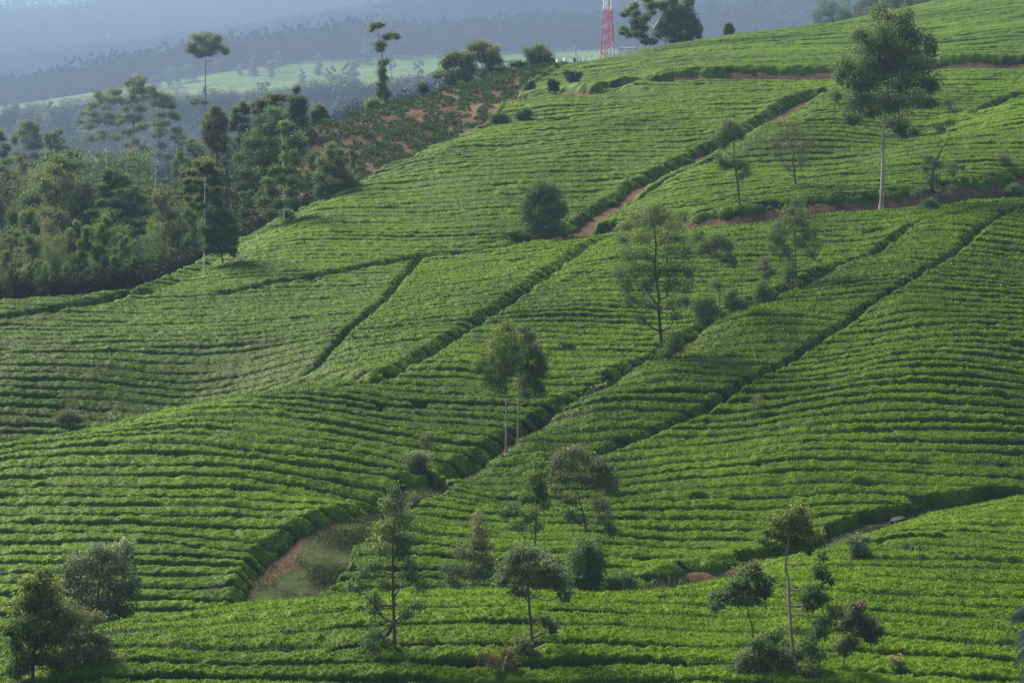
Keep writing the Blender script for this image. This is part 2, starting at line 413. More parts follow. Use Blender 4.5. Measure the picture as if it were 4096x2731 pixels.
m, n, l, b = new_mat('hill_ground')
base = ramp(n, [(0.3, (.006, .010, .004)), (0.55, (.014, .020, .008)), (0.75, (.03, .034, .016))])
l.new(noise(n, l, .35, 6), base.inputs[0])
so = ramp(n, [(0.25, (.042, .025, .014)), (0.5, (.092, .058, .033)), (0.75, (.145, .098, .06))])
l.new(noise(n, l, 1.1, 8, rough=.7), so.inputs[0])
gr = ramp(n, [(0.3, (.022, .036, .012)), (0.5, (.045, .065, .020)), (0.8, (.085, .075, .038))])
l.new(noise(n, l, 1.5, 6), gr.inputs[0])
c = mix(n, l, attr(n, 'soil'), base.outputs[0], so.outputs[0])
c = mix(n, l, attr(n, 'grass'), c, gr.outputs[0])
l.new(c, b.inputs['Base Color']); b.inputs['Roughness'].default_value = .95; b.inputs['Specular IOR Level'].default_value = .03
bp = n.new('ShaderNodeBump'); bp.inputs['Strength'].default_value = .6; bp.inputs['Distance'].default_value = .15
l.new(noise(n, l, 2.5, 6), bp.inputs['Height']); l.new(bp.outputs[0], b.inputs['Normal'])
M['ground'] = m
tag(link('ground', mesh_np('ground', Vg.reshape(-1, 3), grid_quads(len(gds) + 3, len(gcols)), M['ground'], True, {'soil': pad(soil), 'grass': pad(grass)})),
    'rolling hillside ground of red earth under the tea', 'ground', kind='structure')

# ------------------------------------------------------------------ tea fields
SP = lambda d: np.interp(d, [90,112,150,190,225,285,330,400,540], [1.8,1.65,1.40,1.33,1.45,1.75,2.0,2.4,3.2])
_yy = np.linspace(90, 900, 4000); _Y = np.cumsum(1 / SP(_yy)) * (_yy[1] - _yy[0])
def tea_height(x, y, z, tilt, shut):
    """clipped hedges along the contour, each a row of bushes grown together"""
    sp = SP(y)
    ph = .80 * np.interp(y, _yy, _Y) + .55 * z / sp + tilt * x / sp + 1.5 * vn(x / 26, y / 20, 11) + .30 * vn(x / (5.5 * sp), y / (4 * sp), 12) + .07 * vn(x / (1.3 * sp), y / (1.3 * sp), 13)
    row = np.floor(ph); f = ph - row
    q = x / (1.15 * sp / 1.2) + .25 * y + hsh(row, row * 0, 3) * 9 + .3 * vn(x / 2, y / 2, 14)
    j = np.floor(q); u = np.abs(q - j - .5) * 2
    r1, r2 = hsh(row, j, 4), hsh(row, j, 5)
    seg = np.floor(x / (7 * sp) + hsh(row, row * 0, 8) * 7)
    hr, hd = hsh(row, seg, 6), hsh(row, np.floor(x / (34 * sp) + hsh(row, row * 0, 9) * 5), 7)
    gap = .05 + .08 * r1 * r1 + np.where(hr > .72, .10, 0) + np.where(shut < .35, .12, 0) + np.where(hd > .85, .24, 0)
    t = np.abs(f - .5) * 2 / (1 - gap)
    prof = np.sqrt(np.clip(1 - t ** 9, 0, 1))
    H = (.80 + .10 * (r1 - .5) + .14 * (hr - .5)) * np.where(r2 > .996, .3, 1) * (1 - .07 * u ** 6)
    lump = 1 + .06 * vn(x / .6, y / .6, 15) + .09 * vn(x / .19, y / .19, 16)
    h = H * prof * lump
    hq = hsh(row, np.floor(x / (4.5 * sp) + hsh(row, row * 0, 10) * 7), 17)
    floor_ = np.where((hq < shut) & (hd < .90), .67 + .10 * r1, .06 + .10 * r1)
    return np.maximum(h, floor_) * np.clip(sp / 1.45, .95, 1.15), prof
tcols = np.arange(-160, 1186, 2.0)
tds = np.exp(np.arange(math.log(99), math.log(530), .00068))
fh = {}
PXt, Dt = np.meshgrid(tcols, tds)
Xt = (PXt - CX) / F * Dt
Zt = z_at(PXt, Dt)
bare, _, cut, _ = masks(Xt, Dt)
FID = field_id(PXt, Dt)
_dr = W2([(1024,205,216),(1000,222),(958,257),(900,295),(862,318),(800,362),(762,383),(714,414),(660,440),(610,458),(560,478),(400,530)])[::-1]
_drd = np.interp(PXt, CX + F * _dr[:, 0] / _dr[:, 1], _dr[:, 1])
# how much of each plot has grown into a closed carpet (gaps between the rows shut)
SHUT = np.array([.62, .42, .40, .52, .50, .60])[FID] + .22 * fbm(Xt / 20, Dt / 14, 81)
SHUT = np.where((FID == 1) & (Dt > _drd), .90 + .08 * fbm(Xt / 12, Dt / 9, 82), SHUT)
SHUT = np.where((FID == 0) & (PXt < 720), np.clip((Dt - 108) / 11, .05, .85), SHUT)
SHUT = np.where((FID == 0) & (PXt >= 720), np.clip((Dt - 104) / 11, .05, .88), SHUT)
Ht, Pt = tea_height(Xt, Dt, Zt, np.array([0, -.05, .03, .04, -.06, .05])[FID], SHUT)
inside = np.clip((BMAX(PXt) - Dt) / .5, 0, 1) * (1 - bare)
edge_n = np.clip(inside * 1.6, 0, 1)
Zb = Zt - cut
Zs = Zb + np.where(inside > 0.02, Ht * edge_n ** .8, -.25)
FLUSH_SHADE = np.array([.10, -.03, .04, .0, .0, -.02])[FID] + .10 * ((FID == 2) & (Zt < z_at(PXt, Dt) + 1) & (Dt < 139 + 3 * vn(Xt / 9, Dt / 9, 47))) - .02 * ((FID == 3) & (Dt < 191) & (PXt < 330))  # flush by plot; last term paints shade of the left fold into the colour
young = np.clip(.12 + FLUSH_SHADE + .62 * Pt ** 2 * np.clip(Ht / .8, 0, 1.2) + .20 * fbm(Xt / 13, Dt / 11, 41) + .14 * vn(Xt / .8, Dt / .8, 43), 0, 1)  # leaf age plus the painted fold shade
keepv = inside > 0.02
Q = grid_quads(len(tds), len(tcols))
kq = keepv.ravel()[Q].any(1)
# the parts of the slope the ground itself never hides (a little generous)
Et = YH - Zs / Dt * F
run = np.minimum.accumulate(Et, 0)
seen = keepv & (Et < run + 10) & (PXt > -70) & (PXt < 1094)
FIELDS = [
 ('foreground tea slope of broad clipped hedges below the young trees', 'tea field'),
 ('tea field on the right middle hill crossed by a dark diagonal drain', 'tea field'),
 ('tea field on the left middle hill running up to the contour path', 'tea field'),
 ('large tea field on the back hill left of the red gully path', 'tea field'),
 ('tea field behind the tallest tree, right of the red gully path', 'tea field'),
 ('hilltop tea field under the red and white lattice tower', 'tea field'),
]
def leaves(P, N, size, spread, tint, rng, ratio=.45, droop=0.0):
    """rhombic leaves at P, growing along N with spread; returns verts, quads, tint per vertex"""
    k = len(P)
    a = N + spread * rng.normal(size=(k, 3)); a[:, 2] -= droop
    a /= np.linalg.norm(a, axis=1, keepdims=True) + 1e-9
    s = np.cross(a, rng.normal(size=(k, 3))); s /= np.linalg.norm(s, axis=1, keepdims=True) + 1e-9
    L = np.broadcast_to(size, (k,))[:, None] * rng.uniform(.65, 1.3, (k, 1))
    wd = L * ratio * .5
    nrm = np.cross(a, s)
    V = np.stack([P, P + a * L * .45 + s * wd + nrm * L * .06, P + a * L - nrm * L * .05, P + a * L * .45 - s * wd + nrm * L * .06], 1)
    return V.reshape(-1, 3), np.arange(4 * k).reshape(-1, 4), np.repeat(tint, 4)
N_LEAF = 640000
LSH = [.30, .26, .22, .12, .08, .05]
for k, (lab, cat) in enumerate(FIELDS):
    qk = Q[kq & (FID.ravel()[Q[:, 0]] == k)]
    ids, inv = np.unique(qk, return_inverse=True)
    Vk = np.stack([Xt.ravel()[ids], Dt.ravel()[ids], Zs.ravel()[ids]], -1)
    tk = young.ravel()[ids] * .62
    # leaves all over the hedges, walls included: faces drawn by their area as seen
    qs = qk[(seen & (Ht * edge_n > .06)).ravel()[qk].any(1)]
    A0, A1, A2, A3 = (np.stack([Xt.ravel()[qs[:, c]], Dt.ravel()[qs[:, c]], Zs.ravel()[qs[:, c]]], -1) for c in range(4))
    fn = np.cross(A2 - A0, A3 - A1)
    fa = np.linalg.norm(fn, axis=1) / A0[:, 1] ** 2
    wt = np.minimum(fa, np.quantile(fa, .995) * 2)
    nk = int(N_LEAF * LSH[k])
    s_ = RNG.choice(len(qs), nk, p=wt / wt.sum())
    u_, v_ = RNG.uniform(0, 1, (2, nk, 1))
    P = (A0[s_] * (1 - u_) + A1[s_] * u_) * (1 - v_) + (A3[s_] * (1 - u_) + A2[s_] * u_) * v_
    P[:, 2] -= .03
    dd = P[:, 1]
    nn_ = fn[s_] / (np.linalg.norm(fn[s_], axis=1, keepdims=True) + 1e-9)
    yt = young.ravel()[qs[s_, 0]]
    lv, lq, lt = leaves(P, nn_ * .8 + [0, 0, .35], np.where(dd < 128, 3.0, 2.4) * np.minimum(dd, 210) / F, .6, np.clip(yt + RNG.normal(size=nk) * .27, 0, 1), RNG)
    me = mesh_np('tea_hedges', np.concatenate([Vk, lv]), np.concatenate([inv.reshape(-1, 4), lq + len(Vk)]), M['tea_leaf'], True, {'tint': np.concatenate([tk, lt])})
    tag(link('tea_field', me), lab, cat, kind='stuff')

# ------------------------------------------------------------------ trees
def tube(pts, rad, n=6):
    pts = np.asarray(pts, float); V = []; m = len(pts)
    d = np.gradient(pts, axis=0); d /= np.linalg.norm(d, axis=1, keepdims=True) + 1e-9
    ref = np.array([0.31, 0.94, 0.13])
    for p, t, r in zip(pts, d, rad):
        u = np.cross(t, ref); u /= np.linalg.norm(u) + 1e-9; w = np.cross(t, u)
        a = np.arange(n) * 2 * math.pi / n
        V.append(p + r * (np.cos(a)[:, None] * u + np.sin(a)[:, None] * w))
    Q = [(i * n + k, i * n + (k + 1) % n, (i + 1) * n + (k + 1) % n, (i + 1) * n + k) for i in range(m - 1) for k in range(n)]
    return np.concatenate(V), np.array(Q)
class Bag:
    def __init__(s): s.V = []; s.Q = []; s.t = []; s.n = 0
    def add(s, V, Q, t=None):
        s.V.append(V); s.Q.append(np.asarray(Q) + s.n); s.n += len(V)
        s.t.append(np.zeros(len(V)) if t is None else t)
    def mesh(s, name, mat, smooth=True):
        return mesh_np(name, np.concatenate(s.V), np.concatenate(s.Q), mat, smooth, {'tint': np.concatenate(s.t)})
def smooth_path(P, k=4):
    P = np.asarray(P, float)
    if len(P) < 3: return np.linspace(P[0], P[-1], 4)
    E = np.vstack([2 * P[0] - P[1], P, 2 * P[-1] - P[-2]]); o = []
    for i in range(1, len(E) - 2):
        for t in np.linspace(0, 1, k, endpoint=False):
            w = _cr(np.array(t)); o.append(sum(w[m] * E[i - 1 + m] for m in range(4)))
    return np.array(o + [P[-1]])
def tree_meshes(trunk, r0, clumps, leafm, barkm, n, leaf, rng, droop=.5, young=.3, flat=.55, tuft=9, first=.25, low=None, thick=.6, far=True):
    """trunk: [(x,z)], clumps: [(x,z,rx,rz)] in metres, measured in one elevation; depth is filled in all round"""
    T = smooth_path([(x, rng.normal() * r0 * .8 * (i > 0), z) for i, (x, z) in enumerate(trunk)], 4)
    m = len(T)
    rad = r0 * (1 - .80 * np.linspace(0, 1, m)); rad[0] *= 1.5
    if m > 2: rad[1] *= 1.12
    tb = Bag(); V, Q = tube(T, rad, 8); tb.add(V, Q)
    C = np.array(clumps, float)
    if tuft == 8: C[:, 3] *= 1.55; C[:, 2] *= 1.1; C[:, :2] += rng.normal(size=(len(C), 2)) * C[:, 3:4] * .35
    cx = (C[:, 0].min() + C[:, 0].max()) / 2; hw = max((C[:, 0].max() - C[:, 0].min()) / 2, .3)
    zt, zl = (C[:, 1] + C[:, 3]).max(), (C[:, 1] - C[:, 3]).min()
    area = (C[:, 2] * C[:, 3]) ** .85
    cr = Bag()
    order = np.argsort(np.abs(C[:, 0] - np.interp(C[:, 1], T[:, 2], T[:, 0])))
    nodes = []
    for (x, z, rx, rz), a in zip(C[order], (area / area.sum())[order]):
        y = rng.uniform(-1, 1) * hw * thick * math.sqrt(max(0.08, 1 - ((x - cx) / (hw * 1.15)) ** 2))
        c = np.array([x, y, z])
        ry = (rx + rz) * .5
        # limb to the clump: from the trunk, or forking off the limb of a clump nearer the trunk
        dist = math.hypot(x - np.interp(z, T[:, 2], T[:, 0]), y)
        zb = np.clip(z - rng.uniform(.45, 1.15) * dist - rz * .3, T[0, 2] + first * (T[-1, 2] - T[0, 2]), T[-1, 2])
        i = int(np.argmin(np.abs(T[:, 2] - zb)))
        st, rs = T[i], rad[i] * .72
        near = [(np.linalg.norm(c - q), q, r) for q, r in nodes if q[2] < z - .1 * rz]
        if near:
            dn, q, r = min(near, key=lambda t: t[0])
            if dn < np.linalg.norm(c - T[i]) * .75: st, rs = q, r
        ln_ = np.linalg.norm(c - st)
        rb = min(rs, r0 * .14 + .042 * ln_)
        if ln_ > .05:
            mid = st * .45 + c * .55 + np.array([0, 0, -.14 * ln_]) + rng.normal(size=3) * .08 * ln_
            P = smooth_path([st, mid, c + np.array([0, 0, rz * .3])], 3)
            V, Q = tube(P, rb * (1 - .75 * np.linspace(0, 1, len(P))), 5); tb.add(V, Q)
            nodes.append((P[len(P) // 2], rb * .62))
        # tufts of leaves through the clump, with twigs to some of them
        k = max(2, int(a * n * (2.5 if far else 1.5))); nt = tuft
        u = rng.normal(size=(nt, 3)); u /= np.linalg.norm(u, axis=1, keepdims=True)
        u *= rng.uniform(.25, 1, (nt, 1)) ** .5
        ctr = c + u * np.array([rx, ry, rz]) * .78
        for q in ctr[:3]:
            V, Q = tube(np.linspace(c, q, 3), np.array([.5, .35, .15]) * r0 * .12, 4); tb.add(V, Q)
        w = rng.integers(0, nt, k)
        P = ctr[w] + rng.normal(size=(k, 3)) * np.array([rx, ry, rz * .9]) * .35
        out_ = (P - c) / np.array([rx, ry, rz])
        N = out_ * .8 + np.array([0, 0, .25])
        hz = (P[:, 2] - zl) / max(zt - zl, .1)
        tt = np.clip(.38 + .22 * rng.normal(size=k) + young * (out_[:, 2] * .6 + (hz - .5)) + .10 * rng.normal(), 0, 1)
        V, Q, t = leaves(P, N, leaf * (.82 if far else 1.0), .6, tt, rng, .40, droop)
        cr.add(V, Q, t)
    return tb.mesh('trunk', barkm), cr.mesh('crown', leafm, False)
def xf(T, p): return T[0] + p[0] / T[2], T[1] + p[1] / T[2]
def nums(s): return [tuple(float(v) for v in q.split(',')) for q in s.split()]
TREES = {}
def tree(name, label, cat, T, trunk, r, clumps, mats, n, leaf, d=None, group=None, seed=0, dmin=97, **kw):
    tr = [xf(T, p) for p in nums(trunk)]
    bx, by = tr[0]
    d = hit(bx, by, dmin) if d is None else float(S(d))
    leaf = leaf * max(1, (d / 200) ** (1 / 3))
    k = d / F
    base = pt(bx, d, -.05)
    by0 = float(el(bx, d))
    if by0 > tr[0][1] + 3: tr = [(bx, by0)] + tr
    elif by0 < tr[0][1] - 1: tr = [(bx, by0)] + [p for p in tr[1:] if p[1] < by0 - 3]
    L = [((x - bx) * k, (by0 - y) * k) for x, y in tr]
    C = []
    for c in nums(clumps):
        x, y = xf(T, c)
        C.append(((x - bx) * k, max((by0 - y) * k, .15), c[2] / T[2] * k, c[3] / T[2] * k))
    rng = np.random.default_rng(int(abs(bx * 31 + by * 17)) + seed)
    tm, cm = tree_meshes(L, max(r / T[2] * k, .02), C, M[mats[0]], M[mats[1]], n, leaf, rng, far=d > 150, **kw)
    o = empty(name, base, label, cat, group)
    link('trunk', tm, o); link('crown', cm, o)
    TREES[label] = o
    return o
C1, C2, C3, C4 = (0, 0, 4.826), (325, 0, 6.272), (675, 0, 6.272), (0, 300, 4.097)
C5, C6, C7, C8 = (300, 425, 6.083), (650, 425, 6.083), (475, 175, 5.973), (800, 0, 6.969)
C9, C10, C11, C12, C13 = (0, 50, 10.453), (0, 175, 10.453), (175, 25, 6.271), (537.5, 0, 10.453), (500, 25, 15.68)

# young trees on the foreground slope
tree('eucalyptus_tree', 'tall thin young tree with ragged dark crown in the foreground tea, left of centre', 'tree', C5, '580,1490 570,1200 565,1000 562,800 570,600 578,390', 13,
 '580,400,42,48 570,470,75,55 620,560,80,55 510,600,65,55 560,660,100,55 650,690,75,55 480,740,70,50 600,760,70,45 440,840,60,40 390,900,65,45 350,970,50,45 520,960,50,40 640,830,50,40 680,900,60,45 730,960,50,50 450,1060,50,50 440,1120,40,35 700,1080,50,35 640,1140,40,35 450,1260,60,50 440,1330,60,40 500,1300,45,35 600,1500,50,40', ('euc', 'bark'), 5200, .17, droop=.9)
tree('eucalyptus_tree', 'young tree with silvery leaves and a bent bare trunk in the foreground tea', 'tree', C5, '1365,1490 1410,1400 1408,1250 1395,1100 1388,1000 1385,880 1370,760', 14,
 '1370,740,80,45 1300,790,80,55 1430,800,100,55 1380,860,110,55 1270,870,70,45 1500,860,80,55 1210,930,55,45 1330,940,90,45 1480,930,80,45 1570,950,70,55 1610,1030,45,40 1330,1000,50,25 1500,1190,50,35 1540,1230,35,30', ('euc_silver', 'bark'), 5200, .17, droop=.6)
tree('eucalyptus_tree', 'small wispy tree with rusty leaf tips just behind the foreground crest', 'tree', C5, '1045,1010 1060,860 1065,700 1085,570', 6,
 '1085,560,36,38 1090,620,45,45 1060,690,60,45 1120,720,55,40 1000,760,60,45 1080,790,70,45 1150,820,55,45 930,850,60,40 1020,880,70,45 1110,900,70,45 900,930,45,35 960,960,55,30', ('euc_red', 'bark_pink'), 3600, .15, d=124, droop=.7)
tree('eucalyptus_tree', 'slender tree with golden top left of the fork-trunked tree', 'tree', C5, '1430,730 1435,560 1440,430 1455,230', 7,
 '1455,230,45,42 1440,290,58,42 1420,350,55,42 1470,370,45,38 1370,430,40,32 1440,430,60,38 1310,510,60,42 1250,530,35,32 1400,530,50,38 1500,480,35,28 1340,590,60,35 1430,610,50,35', ('euc_gold', 'bark'), 3600, .17, d=134, droop=.8)
tree('eucalyptus_tree', 'fork-trunked tree with broad reddish crown above the bamboo clump', 'tree', C5, '1740,900 1738,610 1715,500 1690,400 1690,250', 10,
 '1640,150,65,38 1720,180,65,42 1580,200,55,45 1660,230,80,45 1780,220,65,42 1830,260,65,45 1550,270,45,42 1880,300,55,45 1600,310,55,42 1720,310,65,38 1810,340,75,45 1890,370,45,45 1560,390,35,28 1640,450,55,35 1830,480,55,45 1850,560,55,45 1890,640,38,38 1700,560,45,28 1640,520,45,38', ('euc_red', 'bark'), 5600, .17, d=132, droop=.7, first=.4)
tree('bamboo_clump', 'feathery dark green bamboo clump behind the foreground crest', 'bamboo', C5, '1740,1040 1740,900 1745,760', 8,
 '1690,760,55,75 1760,720,55,75 1800,800,45,75 1720,860,75,85 1790,900,55,75 1680,920,55,65 1740,970,85,45', ('dense', 'bark'), 3600, .2, d=127, droop=.8, thick=.9)
tree('shrub', 'round dark bush right of the bamboo clump', 'shrub', C5, '1950,1030 1950,930', 7,
 '1950,920,65,48 1900,950,48,48 2000,960,42,48 1950,985,75,40', ('dense', 'bark'), 2200, .12, d=127)
tree('shrub', 'half-dry yellowish bush at the bottom edge beside the bent trunk', 'shrub', C5, '1240,1620 1235,1480 1260,1390', 6,
 '1260,1380,45,38 1110,1400,36,28 1180,1440,55,45 1280,1460,45,38 1230,1540,75,38 1090,1500,45,28', ('dry', 'bark_pale'), 1400, .13, droop=.2, first=.05)
tree('shrub', 'leafy sapling against the foot of the bent trunk', 'shrub', C5, '1350,1500 1355,1400 1365,1330', 5,
 '1360,1320,55,36 1330,1380,55,36 1400,1400,38,32 1360,1440,45,32', ('olive', 'bark'), 1100, .15)
tree('eucalyptus_tree', 'tallest young tree at the bottom right with golden rounded crown', 'tree', C6, '905,1620 890,1450 870,1340 855,1150 845,950 828,860 835,760 850,640 870,520', 14,
 '890,500,55,32 850,540,75,42 930,550,75,42 780,580,65,42 870,610,90,42 980,610,55,45 740,640,55,45 1020,660,38,45 820,670,65,38 700,690,38,32 900,690,65,38 960,720,38,32 760,720,45,38 1010,980,55,38 960,1020,55,38 1050,1040,45,38 990,1080,60,38 1040,880,45,36 1080,920,36,32 1045,790,20,22', ('euc_gold', 'bark_pink'), 5200, .17, droop=.9)
tree('eucalyptus_tree', 'low leafy tree massed round the foot of the tallest foreground tree', 'tree', C6, '1000,1640 990,1450 1050,1200', 9,
 '1120,1120,45,42 1060,1180,55,45 1020,1250,55,45 960,1320,55,45 740,1250,65,45 680,1320,55,45 760,1360,75,45 700,1420,65,55 820,1440,65,55 900,1400,55,45 1010,1400,55,45 980,1480,75,55 780,1520,85,45', ('euc', 'bark'), 5200, .17, droop=.9, first=.05)
tree('eucalyptus_tree', 'narrow sapling with reddish tips, rightmost of the bottom right group', 'tree', C6, '1150,1620 1180,1450 1230,1250 1270,1100', 6,
 '1270,1090,55,32 1230,1150,55,45 1310,1170,55,45 1180,1200,45,38 1280,1240,65,38 1380,1230,36,36 1220,1300,55,36 1340,1280,36,28 1180,1350,45,36', ('euc_red', 'bark'), 2800, .17, droop=.9)
tree('eucalyptus_tree', 'spreading dark young tree left of the tallest foreground tree', 'tree', C6, '615,1400 630,1300 620,1200 600,1120 600,1000', 9,
 '650,860,45,32 600,900,75,38 690,930,55,38 540,950,55,38 620,990,85,42 500,1000,55,38 430,1030,55,38 700,1000,38,38 400,1080,36,32 560,1060,55,32 640,1070,45,32', ('euc', 'bark'), 3600, .17, droop=.7)
tree('shrub', 'grey-leaved bush at the bottom edge under the spreading young tree', 'shrub', C6, '560,1620 560,1450', 6,
 '590,1390,45,42 550,1450,55,45 500,1500,45,45 600,1500,55,55 560,1550,75,38', ('euc_silver', 'bark'), 2200, .15)
tree('shrub', 'thin sprig of leaves in the bottom right tea beside a bare gap', 'shrub', C6, '1520,1600 1515,1450', 4,
 '1500,1420,36,32 1540,1470,45,36 1490,1510,36,32', ('euc', 'bark'), 600, .15)
tree('shrub', 'small grey bush alone on the right crest beside the grassy gully', 'shrub', C6, '1285,855 1280,740', 7,
 '1230,690,48,28 1310,680,48,28 1270,720,65,32 1240,760,38,28 1320,770,28,36 1280,810,36,28', ('euc_silver', 'bark'), 1700, .14, d=131)
tree('eucalyptus_tree', 'dense pointed tree with golden top in the bottom left corner', 'tree', C4, '130,1640 132,1450 150,1300 160,1110', 9,
 '160,1110,40,28 140,1150,55,38 180,1180,50,42 120,1210,55,42 160,1240,75,42 90,1270,50,38 200,1270,42,38 140,1310,85,38 80,1350,45,38 200,1350,65,38 50,1400,36,28 130,1400,65,38 240,1370,36,32 90,1460,55,42 170,1470,55,38 40,1340,32,28 60,1500,45,38', ('euc_gold', 'bark_dark'), 9500, .17, droop=1.0, young=.5)
tree('eucalyptus_tree', 'spreading grey-brown tree beside the pointed tree in the bottom left corner', 'tree', C4, '330,1640 300,1530 310,1420 320,1300', 8,
 '320,1275,55,28 290,1320,65,36 370,1310,45,36 330,1370,80,36 260,1390,55,36 400,1380,45,32 300,1440,75,36 390,1440,55,36 430,1470,36,32 330,1500,80,42 250,1480,45,36 410,1530,55,36 280,1560,75,36', ('euc_red', 'bark_dark'), 6000, .16, d=110, droop=.8)
tree('shrub', 'large feathery grey-green bush behind the bottom left trees', 'shrub', C4, '400,1345 400,1200 420,1060', 9,
 '500,1010,45,36 430,1020,55,42 360,1050,55,42 300,1090,55,45 480,1080,65,45 400,1110,85,45 270,1150,45,42 340,1180,75,45 470,1170,75,45 530,1150,36,55 420,1240,85,45 330,1250,65,36 500,1260,55,45 400,1300,75,28', ('euc_silver', 'bark'), 6500, .2, d=123, droop=.9, thick=.8)

# trees along the gullies and between the middle fields
tree('eucalyptus_tree', 'left one of the two slim twin trees at the head of the grassy gully', 'tree', C7, '185,1570 187,1300 190,1100 190,900', 8,
 '190,890,42,32 150,940,55,42 200,970,55,42 120,1000,45,42 170,1050,75,45 90,1070,38,45 200,1110,55,45 130,1140,65,45 60,1160,45,38 20,1150,32,28 180,1200,55,36 90,1230,55,36 150,1270,55,32 60,1060,45,42 30,1105,42,36 215,1160,55,45 240,1090,55,45 130,1215,55,42 250,1010,50,42', ('euc_gold', 'bark_pink'), 4200, .18, d=159, droop=.7, first=.35)
tree('eucalyptus_tree', 'right one of the two slim twin trees at the head of the grassy gully', 'tree', C7, '255,1575 262,1300 275,1100 290,920', 7,
 '290,915,42,32 320,960,45,42 270,980,45,42 350,1030,45,42 300,1060,65,45 380,1090,42,42 290,1130,55,45 400,1150,36,45 340,1160,55,45 370,1220,55,45 300,1230,55,36 390,1280,36,36 320,1300,45,28', ('euc', 'bark_pink'), 4200, .18, d=161, droop=.7, first=.3)
tree('eucalyptus_tree', 'big open-crowned dark tree standing mid-picture in the gully', 'tree', C7, '1105,1105 1112,1000 1100,850 1095,700 1075,560 1080,400 1065,280', 15,
 '1060,190,65,38 1000,240,75,42 1130,230,75,42 920,290,65,42 1060,290,90,45 1190,300,65,45 880,370,45,38 980,370,75,42 1120,360,75,42 1220,380,55,45 920,460,65,45 1030,460,75,42 1160,460,75,45 1260,460,55,45 870,560,45,55 960,560,75,45 1080,560,75,45 1200,560,75,45 1290,560,45,45 900,650,55,45 1000,660,65,45 1150,660,75,45 1250,650,55,45 940,750,55,42 1040,760,55,42 1180,750,65,45 1260,740,36,36 980,840,45,32 1200,830,45,32', ('euc', 'bark_dark'), 8500, .20, d=177, droop=.4)
tree('eucalyptus_tree', 'thin fork-limbed tree right of the big open-crowned tree', 'tree', C7, '1465,870 1455,700 1440,600 1420,520 1390,420', 8,
 '1360,330,42,24 1330,370,55,38 1420,370,65,38 1380,420,75,38 1480,400,55,38 1520,410,38,38 1350,450,45,32 1440,470,55,32 1500,480,42,32 1540,510,28,36 1440,640,40,34', ('euc', 'bark_pink'), 3000, .19, d=186, droop=.4, first=.4)
tree('eucalyptus_tree', 'slim tree with narrow peaked crown standing below the contour road', 'tree', C7, '1920,655 1915,500 1910,300 1915,150', 7,
 '1915,150,45,32 1890,200,55,38 1950,220,45,38 1870,260,55,32 1940,280,65,38 1800,300,42,38 1880,330,55,32 1780,360,42,38 1990,340,55,38 1820,390,45,38 1930,400,45,38 2030,400,36,45 1770,430,36,36 1830,450,45,36 2000,460,36,32 1880,480,36,28', ('euc', 'bark'), 3800, .19, d=194, droop=.6)
tree('eucalyptus_tree', 'short thin stem with a few leaves left of the slim peaked tree', 'tree', C7, '1882,672 1870,560', 5, '1870,555,38,34 1900,590,28,28 1860,610,22,20', ('dense', 'bark'), 500, .18, d=193)
tree('shrub', 'dark gully bush left of the slim peaked tree', 'shrub', C7, '1720,785 1720,700', 6, '1720,660,38,38 1690,700,38,38 1750,710,32,38 1720,750,48,30', ('dense', 'bark'), 1500, .16, d=189)
tree('eucalyptus_tree', 'wispy brownish sapling rising over the dark gully bush', 'tree', C7, '1742,790 1740,640 1740,520', 5, '1740,500,34,24 1720,540,38,28 1760,570,34,28 1730,610,24,24', ('olive', 'bark'), 700, .17, d=190)
tree('shrub', 'pointed blue-green bush at the foot of the fork-limbed tree', 'shrub', C7, '1540,868 1540,730', 6, '1540,690,24,26 1520,740,42,38 1570,760,34,38 1530,815,52,40', ('dense', 'bark'), 1700, .16, d=186)
tree('shrub', 'wide dark bush between the open-crowned and the fork-limbed tree', 'shrub', C7, '1390,925 1390,800', 7, '1390,740,55,42 1330,760,45,38 1420,800,55,42 1350,830,45,42 1400,880,48,40', ('dense', 'bark'), 2200, .17, d=184)
tree('shrub', 'fresh green bush right against the trunk of the open-crowned tree', 'shrub', C7, '1175,1095 1180,1000', 6, '1190,960,45,32 1170,1020,45,38 1130,1065,42,34 1220,1030,28,36', ('fresh', 'bark'), 1700, .16, d=176)
tree('shrub', 'low bush with white flower heads on the edge of the gully', 'shrub', C7, '720,1320 725,1280', 4, '745,1262,38,18 710,1290,34,20 770,1250,20,14', ('flowered', 'bark'), 800, .15, d=171)
tree('shrub', 'small yellow-flowered bush alone in the left middle tea field', 'shrub', C7, '465,1040 465,1000', 4, '460,1005,32,16 440,1025,18,14 485,1020,18,14', ('dry', 'bark'), 330, .16)
tree('shrub', 'slim grey-green bush standing in the grassy gully below the twin trees', 'shrub', C5, '715,420 712,330 705,220', 9, '715,175,65,30 690,210,55,38 750,220,45,45 680,270,50,45 740,290,50,45 710,340,65,45 750,360,40,38 690,390,42,28', ('euc_silver', 'bark'), 2800, .17, d=155)
tree('eucalyptus_tree', 'thin leggy sapling behind the grey-green gully bush', 'tree', C5, '775,230 775,130 775,70', 5, '775,60,36,22 745,75,24,18 800,80,22,18 770,110,30,18', ('olive', 'bark'), 420, .16, d=158)
tree('shrub', 'brownish dry bush beside the grassy gully, right of the grey-green one', 'shrub', C5, '690,560 690,480', 5, '690,450,30,34 680,500,34,34 720,520,28,28', ('olive', 'bark'), 800, .15, d=147)
tree('shrub', 'pale olive bush at the left edge of the left middle ridge', 'shrub', C4, '285,520 285,470', 7, '290,460,38,18 255,475,30,18 320,480,28,16 285,495,48,20', ('olive', 'bark'), 1300, .17, d=168)
tree('eucalyptus_tree', 'nearly bare pale sapling in the right middle tea field', 'tree', C7, '1678,1490 1680,1400 1690,1320', 3, '1690,1325,26,16 1660,1350,20,14 1705,1360,20,14 1680,1390,24,14', ('olive', 'bark_pale'), 220, .15)
